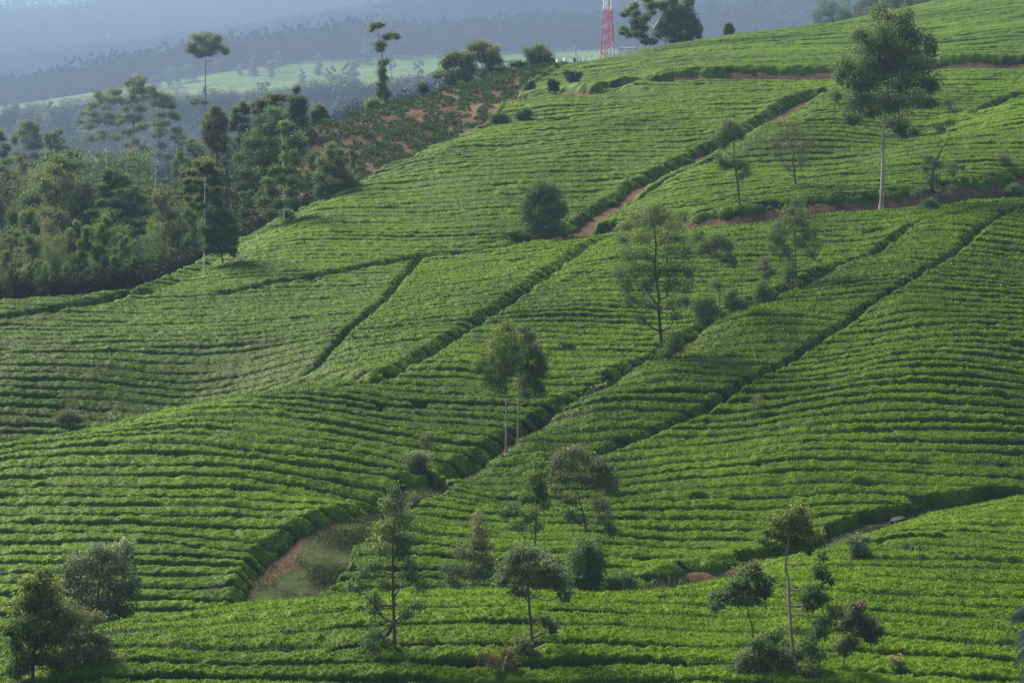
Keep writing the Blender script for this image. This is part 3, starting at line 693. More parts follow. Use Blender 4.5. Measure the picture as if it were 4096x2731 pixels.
tree('eucalyptus_tree', 'compact bushy tree in the red gully on the back hill', 'tree', C7, '408,392 410,250 405,80', 7,
 '405,50,45,32 370,90,55,42 440,90,55,42 340,140,45,45 410,140,65,45 480,130,45,45 310,190,42,45 390,200,65,45 460,200,65,45 520,190,32,50 320,260,45,45 400,270,55,45 480,270,55,45 350,330,38,38 460,330,45,38', ('dense', 'bark'), 5200, .24, droop=.5)

# the tallest tree and its neighbours on the contour road
hero = tree('eucalyptus_tree', 'tallest tree of all, clear pale trunk and high shaggy crown beside the contour road', 'tree', C8, '565,1455 569,1330 572,1150 572,1040 578,900 600,700 610,500 605,200', 17,
 '590,70,74,72 720,90,74,72 630,150,114,66 410,240,63,62 450,310,80,54 560,250,103,74 660,270,97,74 830,240,74,66 900,310,51,84 330,440,80,66 300,520,63,54 430,470,92,74 620,470,114,74 800,470,126,74 880,560,71,74 400,570,103,66 520,560,97,74 680,580,103,84 265,660,41,48 390,690,97,74 520,680,97,66 650,700,103,74 800,660,126,74 900,720,63,43 400,790,86,62 520,780,86,54 700,820,97,54 720,900,59,50 830,905,41,33 600,320,120,70 720,330,110,70 520,370,80,60 800,380,80,60 620,400,120,60 480,250,60,50 740,200,80,60', ('euc', 'bark_beige'), 15000, .30, droop=.9, first=.42, young=.3)
tree('eucalyptus_tree', 'crooked thin tree with two leafy tiers on the left end of the contour road', 'tree', C3, '415,1368 400,1230 385,1100 370,1000 365,900 340,780', 9,
 '340,760,55,28 300,800,45,36 380,800,45,36 260,850,45,32 340,850,55,36 410,840,36,36 300,900,36,28 280,990,42,32 340,1020,45,32 400,1040,55,36 450,1070,36,32 300,1040,36,28 420,1100,36,28', ('euc', 'bark'), 2800, .21, droop=.6, first=.3)
tree('eucalyptus_tree', 'almost leafless thin tree between the crooked tree and the tallest tree', 'tree', C3, '762,1222 750,1100 735,1000 740,930 690,820', 8,
 '650,760,55,28 740,780,55,28 590,780,36,28 690,840,65,32 800,830,45,32 840,880,36,32 630,900,45,36 720,900,55,32 800,940,45,36 640,970,36,32 780,1010,36,32 700,1040,36,28', ('olive', 'bark'), 1500, .2, droop=.5, first=.3)
tree('eucalyptus_tree', 'leaning gappy tree right of the tallest tree on the road bank', 'tree', C3, '1605,1290 1608,1150 1620,1050 1660,950 1690,900 1720,850', 9,
 '1590,1000,55,32 1640,1030,45,28 1560,1050,36,28 1740,1030,32,32 1720,1080,28,24 1600,1120,45,36 1560,1180,42,36 1620,1190,36,28 1690,760,55,24 1740,690,45,24 1700,640,36,24 1660,790,45,28 1800,670,42,18 1850,690,32,14 1520,1200,32,28 1720,1180,28,24', ('euc', 'bark_dark'), 3000, .2, droop=.5, first=.25)
tree('shrub', 'dark bush at the foot of the leaning gappy tree', 'shrub', C3, '1590,1325 1590,1280', 6, '1590,1270,42,28 1560,1300,45,26 1625,1295,32,28', ('dense', 'bark'), 1400, .17)
tree('shrub', 'bush growing out of the red road bank near the right edge', 'shrub', C3, '2120,1225 2120,1180', 5, '2120,1170,36,22 2090,1195,28,20 2150,1195,26,20', ('dense', 'bark'), 900, .17)
tree('eucalyptus_tree', 'pale leafless-looking sapling in the tea at the far right', 'tree', C8, '1408,1235 1405,1180 1415,1090', 4, '1415,1080,40,22 1385,1100,26,20 1440,1110,28,20 1410,1140,36,20', ('olive', 'bark_pale'), 420, .19)
# small trees along the upper road
tree('small_tree', 'round dark small tree, left of a pair above the back tea field', 'tree', C2, '1138,832 1115,780 1100,730', 6, '1100,715,42,24 1070,735,28,28 1120,750,38,28 1095,770,28,18', ('dense', 'bark'), 1500, .22)
tree('small_tree', 'round dark small tree, right of a pair above the back tea field', 'tree', C2, '1238,802 1245,740', 5, '1250,700,45,26 1220,720,28,24 1275,725,28,24 1245,745,34,18', ('dense', 'bark'), 1500, .22)
tree('shrub', 'low bush between the two round dark small trees', 'shrub', C2, '1150,822 1155,790', 4, '1160,772,32,18 1150,797,28,18', ('euc', 'bark'), 600, .2)
tree('flowering_tree', 'white-flowered small tree with clear trunk, rightmost of three under the tower', 'tree', C13, '1145,1065 1150,980 1140,880', 12, '1050,740,45,36 1130,750,65,42 1200,790,55,45 1090,830,55,45 1170,860,55,45 1240,760,36,36 1120,910,36,36', ('flowered', 'bark'), 1700, .22)
tree('flowering_tree', 'white-flowered leaning small tree, middle of three under the tower', 'tree', C13, '905,1172 890,1100 850,1020', 10, '800,900,45,36 860,930,55,45 790,980,45,36 880,1000,45,36 830,870,28,28', ('flowered', 'bark'), 1200, .22)
tree('flowering_tree', 'white-flowered bushy small tree, leftmost of three under the tower', 'tree', C13, '520,1165 510,1100 480,1000', 9, '480,900,45,36 440,960,45,45 520,960,36,45 470,1040,55,45 530,1060,45,45 520,1110,42,36', ('flowered', 'bark'), 1500, .22)
tree('shrub', 'thin bush beside the upper road, left of the bare stump', 'shrub', C12, '1040,972 1040,910', 6, '1040,880,36,28 1062,910,32,24 1030,930,28,18', ('euc', 'bark'), 600, .22)
tree('small_tree', 'lone small tree on the crest of the sparse red slope', 'tree', C2, '613,613 615,560', 4, '617,540,24,18 605,555,20,16 628,560,18,16', ('dense', 'bark'), 900, .26, d=308)
_s = hit(672.6, 82.7)
o = empty('tree_stump', pt(672.6, _s), 'bare dark tree stump standing beside the upper road', 'tree stump')
V, Q = tube([(0, 0, -.2), (-.03, 0, .6), (-.12, .02, 1.1), (-.10, 0, 1.5)], [.13, .10, .08, .05], 7)
V2, Q2 = tube([(-.12, 0, 1.05), (.02, .03, 1.2), (.07, .02, 1.32)], [.06, .045, .03], 6)
link('trunk', mesh_np('trunk', np.concatenate([V, V2]), np.concatenate([Q, Q2 + len(V)]), M['bark_dark'], True), o)

# trees behind the crest under the mountain
tree('eucalyptus_tree', 'tall bare-topped tree with a column of creeper round its trunk', 'tree', C2, '385,690 372,500 360,350 345,270 330,170', 6,
 '370,390,24,28 360,440,26,32 375,490,26,32 360,540,28,32 380,590,30,32 375,640,28,32 350,580,24,28 360,280,36,18 345,295,28,18 320,160,36,16 345,155,28,14 290,180,18,12 400,235,36,14 440,220,28,14 455,230,18,10', ('euc', 'bark'), 3000, .32, d=335, first=.5)
tree('shrub', 'round pale-topped bush at the foot of the creeper-clad tree', 'shrub', C2, '310,720 310,670', 6, '310,650,42,32 280,670,32,28 345,670,32,28 310,692,38,20', ('fresh', 'bark'), 1700, .3, d=322)
tree('eucalyptus_tree', 'wide spreading hazy tree behind the sparse red slope, left of a pair', 'tree', C2, '850,550 845,450 840,360', 9,
 '840,350,55,32 790,370,45,36 900,370,36,36 760,400,36,28 850,400,55,32 910,420,36,32 730,460,42,18 700,480,24,12 800,470,55,28 860,470,45,28 790,520,36,18 900,490,36,24', ('euc', 'bark_pale'), 3800, .34, d=335)
tree('eucalyptus_tree', 'taller spreading hazy tree behind the sparse red slope, right of a pair', 'tree', C2, '975,510 985,400 970,290', 9,
 '970,280,55,28 930,310,45,32 1010,310,45,32 1050,330,42,36 1080,370,32,36 980,350,55,28 1040,390,45,28 1110,440,36,28 960,450,45,28 1000,470,45,24 1060,430,36,24', ('euc', 'bark_pale'), 3800, .34, d=340)
tree('small_tree', 'small umbrella-shaped hazy tree between the spreading pair and the gate posts', 'tree', C2, '1210,470 1208,420', 5, '1210,395,32,14 1190,405,24,12 1230,410,18,12', ('euc', 'bark'), 700, .32, d=345)
tree('eucalyptus_tree', 'rounded pale green tree left of the gate posts', 'tree', C2, '1335,450 1335,330', 9,
 '1335,300,45,24 1290,330,36,32 1370,340,45,32 1340,370,55,32 1300,400,45,28 1380,400,55,28 1420,390,28,24 1340,430,75,20', ('fresh', 'bark'), 4200, .34, d=345)
tree('eucalyptus_tree', 'wide gappy tree with bare limbs right of the tower', 'tree', C12, '1130,485 1200,330 1290,150 1360,-20', 15,
 '900,310,45,32 880,345,28,18 960,350,36,28 1010,70,42,36 960,120,55,36 900,150,28,18 1020,150,45,36 1030,220,62,36 1100,200,55,36 1030,290,55,36 1110,270,45,45 1040,360,55,28 1110,390,55,36 1170,60,55,45 1230,40,45,36 1200,110,45,28 1300,60,45,45 1150,0,55,28 1400,10,55,36 1130,440,55,28 1200,420,45,28', ('euc', 'bark_pale'), 6500, .34, d=352)
tree('eucalyptus_tree', 'massive dense tree beside the gappy one on the skyline', 'tree', C12, '1330,450 1340,300 1400,150', 18,
 '1450,60,75,42 1520,80,65,45 1380,130,75,45 1480,140,85,45 1590,140,55,55 1340,190,75,45 1440,210,90,45 1560,210,75,45 1640,220,45,55 1290,270,55,45 1400,280,85,45 1510,280,85,45 1620,290,65,45 1680,290,32,45 1270,350,55,45 1370,350,85,45 1500,350,85,45 1600,360,55,36 1660,340,36,36 1450,410,90,28 1560,400,65,28 1560,20,55,36 1600,-10,55,36 1690,385,28,14', ('dense', 'bark_pale'), 9500, .34, d=354)
tree('small_tree', 'pale yellowish tree poking over the skyline alone', 'tree', C12, '1990,365 1990,300', 6, '1990,275,32,30 1975,310,28,28 2020,310,28,28 1990,340,45,24', ('olive', 'bark_pale'), 1100, .3, d=352)

# the wood on the left
WOOD = 'trees of the hazy left wood'
tree('eucalyptus_tree', 'very tall umbrella-crowned tree on a long bare trunk above the left wood', 'tree', C1, '985,905 988,600 993,450 994,300 998,200', 5.5,
 '1000,165,36,18 960,185,36,22 1040,190,36,22 1000,205,45,22 930,220,28,20 1070,230,28,20 970,235,42,20 1030,230,36,20 925,245,20,13 1085,250,20,12 1000,255,40,13 960,262,22,11 955,480,26,12 985,490,18,11 940,495,16,9', ('euc', 'bark_pink'), 5200, .34, d=396, group=WOOD, first=.74)
tree('eucalyptus_tree', 'broad layered tree with pale trunk, leftmost of the big hazy trio', 'tree', C9, '1120,1230 1125,900 1120,700 1130,500', 9,
 '1150,420,85,26 1060,450,55,26 1230,440,55,22 1020,500,42,32 1150,490,75,22 1000,580,75,20 1200,550,100,30 1290,530,55,36 940,600,45,16 1100,590,55,16 900,680,55,16 1020,670,55,20 1130,680,90,25 1250,700,75,25 860,740,55,14 960,740,75,18 1080,740,75,18 1180,780,65,20 940,810,55,18 1060,840,55,18 980,930,55,17 1080,920,65,18 1200,870,55,25 1020,1080,55,25 1160,1100,55,25', ('euc', 'bark_pale'), 6000, .32, d=394, group=WOOD, tuft=8)
tree('eucalyptus_tree', 'highest-domed tree in the middle of the big hazy trio', 'tree', C9, '1385,1320 1400,1000 1405,700 1420,400', 10,
 '1420,330,90,32 1350,370,55,26 1500,380,55,32 1430,420,85,32 1540,440,65,32 1480,490,90,32 1380,490,45,26 1580,520,55,32 1350,610,45,26 1480,600,75,26 1330,680,55,20 1450,700,75,30 1300,750,55,20 1400,800,65,25 1500,780,65,25 1340,870,55,20 1440,920,55,25 1340,980,55,25 1500,1010,55,25 1420,1120,55,20', ('euc', 'bark'), 6000, .32, d=390, group=WOOD, tuft=8)
tree('eucalyptus_tree', 'rightmost tree of the big hazy trio, sloping down to the right', 'tree', C9, '1630,1560 1635,1200 1645,900 1650,600', 9,
 '1620,420,36,22 1680,470,85,30 1740,520,65,30 1640,530,65,30 1720,580,75,25 1800,600,45,25 1650,640,65,25 1770,680,65,25 1850,710,45,25 1640,740,55,25 1740,780,75,25 1860,830,65,25 1910,890,42,25 1700,860,75,25 1800,920,55,20 1880,960,45,20 1620,900,55,20 1700,980,65,20 1850,1050,45,20 1770,1120,55,20 1640,1090,55,20', ('euc', 'bark_pale'), 6000, .32, d=386, group=WOOD, tuft=8)
tree('eucalyptus_tree', 'tall gum with ragged tiers near the left edge, beside a thinner one', 'tree', C9, '300,1445 305,1200 310,950', 8,
 '320,760,55,22 300,800,65,26 360,810,55,30 240,840,55,26 320,860,90,30 170,890,45,30 400,870,45,30 250,920,65,26 350,950,75,26 150,950,36,20 300,1010,80,25 420,1010,45,20 180,1070,55,17 260,1090,75,20 390,1100,55,25 230,1160,65,20 360,1190,65,20 440,1250,55,32 230,1310,45,20 330,1320,65,25 420,1350,45,20 280,1530,36,45', ('euc', 'bark_pale'), 5500, .3, d=376, group=WOOD, tuft=8)
tree('eucalyptus_tree', 'thinner gum with drooping side tiers near the left edge', 'tree', C9, '550,1650 548,1400 555,1000', 7,
 '560,860,55,25 520,890,45,20 600,870,36,25 610,960,55,25 520,980,45,25 560,1030,55,20 640,1000,36,17 500,1060,45,20 690,1050,36,20 740,1100,42,16 560,1110,55,25 640,1160,45,25 490,1160,45,20 530,1240,55,20 610,1310,36,25 500,1330,45,20 560,1400,45,32 590,1550,36,55 560,1650,36,55', ('euc', 'bark'), 4600, .3, d=370, group=WOOD, tuft=8)
tree('eucalyptus_tree', 'gum cut off by the left edge with long drooping branches', 'tree', C9, '-30,1700 -25,1200 -20,950', 8,
 '10,860,45,30 40,920,45,20 -40,940,55,35 60,1010,45,20 20,1080,45,20 90,1160,36,15 10,1180,45,20 100,1250,42,17 30,1270,45,20 70,1340,45,17 10,1400,45,25 130,1420,36,17 40,1450,45,25', ('euc', 'bark'), 3600, .28, d=350, group=WOOD, tuft=8)
tree('eucalyptus_tree', 'white-trunked tree at the edge of the tea with light rounded crown', 'tree', C10, '2135,1000 2138,700 2140,400 2140,100 2140,-60', 13,
 '2140,-170,65,28 2080,-130,55,36 2200,-120,65,36 2020,-30,65,36 2140,-60,65,36 2250,-30,65,36 1970,60,45,28 2080,50,55,36 2220,60,75,36 2000,140,65,32 2120,150,55,28 2260,150,55,45 1960,230,36,28 2060,230,65,32 2220,240,65,36 2280,280,36,36 2100,320,55,28', ('euc', 'bark_pale'), 5500, .24, d=221, group=WOOD, first=.45)
tree('broad_tree', 'dark rounded tree right beside the white trunk at the tea edge', 'tree', C10, '2335,960 2310,800 2280,700', 13,
 '2250,400,90,36 2350,400,75,36 2180,470,85,45 2300,480,90,45 2420,460,65,45 2150,570,65,55 2260,580,90,55 2380,580,85,55 2450,560,45,55 2200,680,85,45 2330,680,90,45 2430,670,55,45 2180,760,55,36 2280,770,75,36 2390,760,65,36 2440,800,36,36', ('dense', 'bark_dark'), 6500, .24, d=221, group=WOOD)
tree('eucalyptus_tree', 'slender pale-stemmed tree with fresh green foliage at the wood edge', 'tree', C11, '683,1300 682,1000 675,750 665,630', 6,
 '690,620,36,20 670,650,22,16 690,760,22,16 750,800,32,22 700,830,32,22 760,850,36,28 630,900,36,28 720,900,42,28 580,980,36,28 660,970,42,28 740,960,45,32 620,1040,45,32 720,1040,42,32 560,1100,42,28 640,1110,45,32 740,1110,42,28 600,1170,50,32 690,1180,45,32 760,1140,22,18', ('fresh', 'bark_pale'), 4600, .25, d=236, group=WOOD)
tree('broad_tree', 'dark bushy tree with brownish top, rightmost of the wood edge', 'tree', C11, '990,1150 990,950 990,800', 6,
 '990,750,32,22 960,790,36,28 1020,790,36,28 980,830,55,32 930,860,36,32 1030,850,36,32 960,900,55,36 1020,920,55,36 910,950,45,36 980,980,65,36 1070,930,55,45 1110,980,45,45 1050,1000,55,36 920,1030,55,36 1000,1060,55,32', ('euc', 'bark'), 4600, .26, d=248, group=WOOD)
tree('broad_tree', 'largest dark leafy tree in the middle of the left wood', 'tree', C10, '1230,900 1225,500 1220,200', 12,
 '1170,-40,75,32 1100,20,65,36 1240,10,85,36 1180,80,100,45 1330,80,75,36 1080,110,55,36 1420,120,65,36 1250,170,90,45 1120,200,75,36 1380,210,85,45 1490,250,65,45 1070,290,55,36 1200,290,85,45 1330,310,85,45 1000,380,75,26 1120,390,85,36 1250,400,85,45 1400,390,85,45 1500,360,55,45 1050,470,65,36 1180,490,85,45 1330,490,90,45 1450,500,75,36 980,560,75,45 1120,580,90,45 1280,590,90,36 1400,610,75,36 950,650,55,36 1080,690,75,45 1200,700,75,36 1480,590,55,28', ('dense', 'bark_dark'), 8500, .26, d=238, group=WOOD)
tree('broad_tree', 'very dark wide tree mass below the spiky crown at the right of the wood', 'tree', C11, '560,1150 570,900 590,700', 10,
 '600,550,65,32 540,600,55,36 650,600,55,36 500,660,55,36 590,660,85,45 700,650,65,45 480,740,55,45 570,750,85,45 680,740,85,45 770,720,55,55 450,830,65,45 550,840,85,55 650,830,85,55 750,810,65,55 420,920,65,55 530,940,90,55 630,930,85,45 430,1010,55,45 530,1020,85,45', ('dense', 'bark_dark'), 9000, .28, d=262, group=WOOD)
tree('broad_tree', 'spiky dark green crown topping the right side of the wood', 'tree', C11, '770,800 770,600 770,420', 6,
 '765,400,22,24 750,460,40,28 790,480,40,28 740,510,40,28 800,530,32,28 760,550,55,28 720,580,45,28 790,600,45,36 740,620,55,28', ('dense', 'bark'), 3200, .28, d=285, group=WOOD)
tree('broad_tree', 'pale olive tree crown behind the dark mass of the wood', 'tree', C11, '600,760 600,600 605,480', 7, '600,450,45,22 660,450,55,22 720,460,36,22 560,490,45,28 620,510,55,28 500,500,32,22 530,540,36,28', ('olive', 'bark'), 2800, .3, d=300, group=WOOD)
tree('eucalyptus_tree', 'dark feathery tree with visible black trunk right of the umbrella tree trunk', 'tree', C11, '268,880 262,760 258,640', 6,
 '250,525,32,22 230,560,36,28 280,560,36,28 210,600,36,32 260,610,55,32 310,610,22,28 220,660,45,32 290,660,45,32 200,710,36,28 260,700,55,32 310,720,28,28 240,760,45,28 310,770,32,22', ('olive', 'bark_dark'), 3600, .28, d=285, group=WOOD)
tree('eucalyptus_tree', 'small-headed tiered tree between the feathery tree and the dark mass', 'tree', C11, '405,830 410,650 420,520', 4.5,
 '425,495,22,20 400,530,36,22 445,540,28,26 380,580,32,20 430,590,42,22 370,610,28,18 420,650,55,22 360,640,28,18 450,660,28,22 400,710,36,20', ('euc', 'bark'), 2600, .28, d=300, group=WOOD)
tree('broad_tree', 'small rounded tree above the sparse red slope left end', 'tree', C11, '905,640 905,560', 5, '905,515,28,16 880,545,28,20 930,545,28,20 905,575,45,22 870,590,28,20 950,590,22,20 910,612,45,18', ('euc', 'bark'), 1900, .3, d=300, group=WOOD)

# ------------------------------------------------------------------ kinds of tree for the fill of the wood and the far slopes
def kind_tree(shape, rng):
    """unit tree 10 m high: trunk and clumps"""
    H = 10.0
    if shape == 'round':
        C = [(x, z, rng.uniform(.9, 1.5), rng.uniform(.6, 1.0)) for z in np.arange(2.6, 9.3, 1.0)
             for x in np.arange(-3, 3.1, 1.25) if abs(x) < 3.0 * math.sqrt(max(0, 1 - ((z - 5.4) / 4.4) ** 2)) + .3]
    elif shape == 'gum':
        C = []
        for z in np.arange(3.6, 9.7, .55):
            w = 2.3 * math.sin(math.pi * min(1, (10.6 - z) / 7.6)) + .5
            for _ in range(2): C.append((rng.uniform(-w, w), z + rng.uniform(-.3, .3), rng.uniform(.55, 1.0), rng.uniform(.25, .42)))
        C.append((0, 9.6, .8, .4))
    elif shape == 'cone':
        C = [(rng.uniform(-1, 1) * (10.2 - z) * .26, z, .25 + (10.2 - z) * .13, .5) for z in np.arange(1.2, 9.9, .42)]
    elif shape == 'open':
        C = [(rng.uniform(-2, 2), z, rng.uniform(.6, .9), rng.uniform(.4, .6)) for z in np.arange(3.5, 9.6, .42)]
    else:
        C = [(x, z, 1.5, .9) for x, z in ((-1.8, 2.2), (0, 2.4), (1.9, 2.0), (-1, 4.2), (1.1, 4.4), (0, 6.2), (-1.9, 5.6), (1.7, 6.0), (.3, 8.2), (-.8, 7.4))]
    C = [(x + rng.normal() * .2, z + rng.normal() * .15, a, b) for x, z, a, b in C]
    return [(0, 0), (rng.normal() * .1, 3.5), (rng.normal() * .2, 6.5), (rng.normal() * .2, 9.0)], C
KINDS = {}
def kind(shape, mat, bark, var, n, leaf):
    key = (shape, mat, var)
    if key not in KINDS:
        rng = np.random.default_rng(hash_str(shape + mat) + var)
        tr, C = kind_tree(shape, rng)
        KINDS[key] = tree_meshes(tr, .13, C, M[mat], M[bark], n, leaf, rng, droop=.4)
    return KINDS[key]
def hash_str(s): return sum((i + 3) * ord(c) for i, c in enumerate(s)) % 9973
def plant(name, label, px, d, top_py, shape, mat, bark, var, n=1500, leaf=.42, widen=1.0, group=None, cat='tree', rz=0.0, flip=1):
    base = pt(px, d, -.1)
    h = (float(el(px, d)) - top_py) / F * d
    tm, cm = kind(shape, mat, bark, var, n, leaf)
    o = empty(name, base, label, cat, group)
    s = max(h, 1.0) / 10.0
    o.scale = (s * widen, s * widen, s)
    o.rotation_euler = (0, 0, rz)
    link('trunk', tm, o); link('crown', cm, o)
    return o
frng = np.random.default_rng(12)
NMS = {'round': 'broad_tree', 'gum': 'eucalyptus_tree', 'cone': 'conifer_tree', 'open': 'slender_tree', 'bush': 'bushy_tree'}
# nearest row of the wood, along the edge of the tea; (bearing, elevation of the top, metres beyond the crest of the tea, shape, leaf, widen)
EDGE = [(6,262,9,'round','olive',.7),(20,216,30,'cone','dense',.8),(34,238,26,'round','euc',.8),(38,268,9,'round','dense',.75),(52,225,34,'open','olive',.9),(58,262,10,'round','euc',.8),(70,246,26,'bush','dense',.8),
 (78,270,8,'round','fresh',.9),(90,246,18,'bush','fresh',.85),(103,268,7,'bush','fresh',1.0),(113,252,12,'round','fresh',.9),(128,262,7,'bush','fresh',.95),(138,240,20,'round','dense',.9),(147,246,11,'round','olive',.75),(152,232,22,'bush','fresh',.8),
 (163,222,24,'cone','olive',1.1),(174,234,7,'open','olive',1.2),(180,214,22,'round','euc',.8),(190,236,9,'bush','dense',.8),(195,215,30,'round','dense',.8),(212,236,12,'bush','euc',.7),(240,212,22,'round','dense',.7),(248,228,8,'bush','dense',.9),(256,206,14,'round','euc',.8),
 (264,222,6,'bush','olive',.8),(272,200,22,'round','dense',.8),(296,204,6,'bush','euc',.9),(305,178,18,'round','dense',.8),(312,192,7,'bush','dense',.9),(322,170,16,'round','olive',.7),(346,178,9,'bush','dense',.8),(354,172,8,'bush','olive',.8),
 (-12,225,30,'round','dense',.9),(-4,244,14,'bush','olive',.8),(12,290,6,'bush','olive',.9),(45,292,5,'bush','dense',.8),(66,288,6,'bush','euc',.8),(120,282,4,'bush','fresh',.8),(160,262,5,'bush','dense',.9)]
EDGE += [(-6,196,50,'gum','euc',.8),(10,205,60,'gum','dense',.7),(25,200,45,'open','euc',.7),(42,206,70,'cone','dense',1.0),(57,208,55,'gum','olive',.7),(72,198,80,'gum','euc',.8),(84,214,40,'open','olive',.8),(98,222,26,'gum','euc',.75),
 (108,205,75,'gum','dense',.7),(142,205,60,'gum','euc',.7),(156,200,70,'open','olive',.8),(168,188,60,'gum','dense',.7),(186,190,60,'gum','olive',.7),(30,226,20,'gum','euc',.7),(64,232,18,'gum','dense',.7),(232,190,60,'gum','euc',.7),(262,180,45,'gum','dense',.7),(290,168,50,'gum','euc',.8),(318,150,40,'gum','olive',.8)]
EDGE = [(a, b - 38, c, ('gum', 'open')[i % 2], e, .75) if c < 10 and s_ in ('bush', 'round') and i % 5 else (a, b, c, s_, e, f) for i, (a, b, c, s_, e, f) in enumerate(EDGE)]
EDGE = [(a, b + (-34, 12, -14, 26, -22)[i % 5] * (c < 45 and b > 200), c, s_, ('euc' if e == 'dense' and i % 2 else e), f * .8) for i, (a, b, c, s_, e, f) in enumerate(EDGE) if not (192 < a < 232 and c < 15)]
WHERE = {'round': 'rounded', 'gum': 'tiered', 'cone': 'pointed', 'open': 'thin see-through', 'bush': 'low bushy'}
HUE = {'olive': 'olive-brown', 'dense': 'dark green', 'euc': 'grey-green', 'fresh': 'light green'}
for i, (px, ty, dd, sh_, mt, wd) in enumerate(EDGE):
    d = float(BMAX(px)) + dd * 1.5
    plant(NMS[sh_], f'{WHERE[sh_]} {HUE[mt]} tree in the dense front of the left wood above the tea', px, d, ty, sh_, mt, 'bark_dark', i % 3, 4500, .26, wd * 1.15, WOOD, rz=frng.uniform(0, 6.28))
# deeper trees of the wood and of the valley behind it
for i in range(46):
    px = frng.uniform(-30, 330); d = float(S(frng.uniform(262, 390)))
    e = float(el(px, d)); hgt = frng.uniform(8, 26)
    ty = e - hgt * F / d
    ty = max(ty, np.interp(px, [0, 60, 80, 170, 230, 300, 340], [160, 155, 145, 140, 135, 122, 112]))
    if e - ty < 12: ty = e - 14
    sh_ = frng.choice(['gum', 'cone', 'round', 'open', 'gum'])
    mt = frng.choice(['olive', 'dense', 'euc', 'euc'])
    plant(NMS[sh_], f'{WHERE[sh_]} {HUE[mt]} tree deep inside the hazy left wood', px, d, ty, sh_, mt, 'bark', i % 3, 4500, .26, frng.uniform(.6, 1.0), WOOD, rz=frng.uniform(0, 6.28))
# hazy trees of the valley and round the far tea field
FAR = 'hazy trees round the far tea field'
FARL = [(240,63,77.5,'round','dense',1.2),(253,55,77.5,'cone','olive',1.3),(271.5,58,81,'round','olive',.9),(279,52,74,'gum','euc',.9),(302.6,69,88,'cone','euc',1.5),(319,53,77,'cone','olive',1.2),(331,65,99,'open','olive',.6),(347,62,89,'open','olive',.9),(355,59,92,'cone','olive',1.1),(366,39,66,'cone','olive',1.3),
 (392,41,81,'gum','olive',.6),(217,60,76,'gum','dense',.9),(186,63,84,'round','dense',1.1),(177,66,86,'round','dense',1.0),(193,65,83,'round','dense',1.0),(419,60,87,'open','olive',.8),(438,49,64,'open','olive',1.0),(19,90,104,'gum','euc',1.0),(31.6,85,103,'cone','dense',1.3),(50.7,80,99,'gum','euc',1.0),(83,81,95,'open','euc',1.2),
 (136,72,92,'round','dense',1.0),(157,74,92,'round','dense',1.1),(169,65,90,'round','dense',1.0),(67,103,124,'round','dense',1.2),(51,101,125,'open','olive',1.0),(38,110,128,'bush','dense',1.3),(16,100,120,'bush','dense',1.2),(88,106,122,'round','euc',1.1),(120,98,118,'bush','dense',1.2),(205,84,97,'bush','olive',1.0),(460,60,74,'round','olive',.9)]
for i, (px, ty, by, sh_, mt, wd) in enumerate(FARL):
    d = hit(px, by, float(S(520)))
    plant(NMS[sh_], f'hazy {WHERE[sh_]} {HUE[mt]} tree ' + ('on the far tea field' if px > 205 and mt == 'olive' else 'at the edge of the far tea field' if px > 205 else 'left of the far tea field'), px, d, ty, sh_, mt, 'bark', i % 3, 1100, .55, wd, FAR, rz=frng.uniform(0, 6.28))
VAL = 'hazy scrub trees in the valley below the far tea field'
for i in range(120):
    px = frng.uniform(-20, 530); d = float(S(frng.uniform(430, 585)))
    e = float(el(px, d))
    sh_ = frng.choice(['round', 'bush', 'bush', 'round', 'gum']); mt = frng.choice(['dense', 'euc', 'olive', 'dense'])
    plant(NMS[sh_], f'hazy {WHERE[sh_]} {HUE[mt]} scrub tree in the valley below the far tea field', px, d, e - frng.uniform(10, 27), sh_, mt, 'bark', i % 3, 1100, .55, frng.uniform(1.2, 1.8), VAL, rz=frng.uniform(0, 6.28))
TOP = 'trees behind the top right skyline'
for i, px in enumerate([832, 846, 862, 876, 888, 900, 912, 924, 938, 951, 962, 975, 1006, 1018]):
    sh_ = ['round', 'bush', 'gum'][i % 3]; mt = ['dense', 'euc', 'dense', 'olive'][i % 4]
    d = float(S(392 + 9 * (i % 3)))
    plant(NMS[sh_], f'{WHERE[sh_]} {HUE[mt]} tree cut off by the top edge behind the right skyline', px, d, -22 + 9 * math.sin(i * 2.1) + (18 if px < 860 else 0), sh_, mt, 'bark_dark', i % 3, 4500, .26, 1.2, TOP, rz=i)
tree('eucalyptus_tree', 'pale thick trunk rising out of the top edge behind the right skyline', 'tree', C8, '1325,90 1326,20 1328,-120', 10, '1310,-120,80,50 1370,-90,70,40 1270,-80,60,40 1320,-170,90,50', ('dense', 'bark_pale'), 1800, .4, d=384)

# ------------------------------------------------------------------ mountain forest, far tea field
def forest_mass(name, label, n, region, hmin, hmax, leafs, seed, mat, per=46):
    rng = np.random.default_rng(seed); B = Bag()
    px, d = region(rng, n)
    x = (px - CX) / F * d; z = z_at(px, d)
    for i in range(len(px)):
        h = rng.uniform(hmin, hmax); w = h * rng.uniform(.32, .55)
        u = rng.normal(size=(per, 3)); u /= np.linalg.norm(u, axis=1, keepdims=True)
        u *= rng.uniform(.3, 1, (per, 1)) ** .4
        P = np.array([x[i], d[i], z[i] + h * .58]) + u * [w, w, h * .42]
        t = np.clip(.4 + .35 * u[:, 2] * .5 + .2 * rng.normal(size=per) + .22 * rng.normal(), 0, 1)
        V, Q, t = leaves(P, u, leafs, .6, t, rng, .75)
        B.add(V, Q, t)
        V, Q = tube([(x[i], d[i], z[i] - .5), (x[i], d[i], z[i] + h * .6)], [h * .018, h * .01], 4); B.add(V, Q)
    return tag(link(name, B.mesh(name, mat, False)), label, 'forest', kind='stuff')
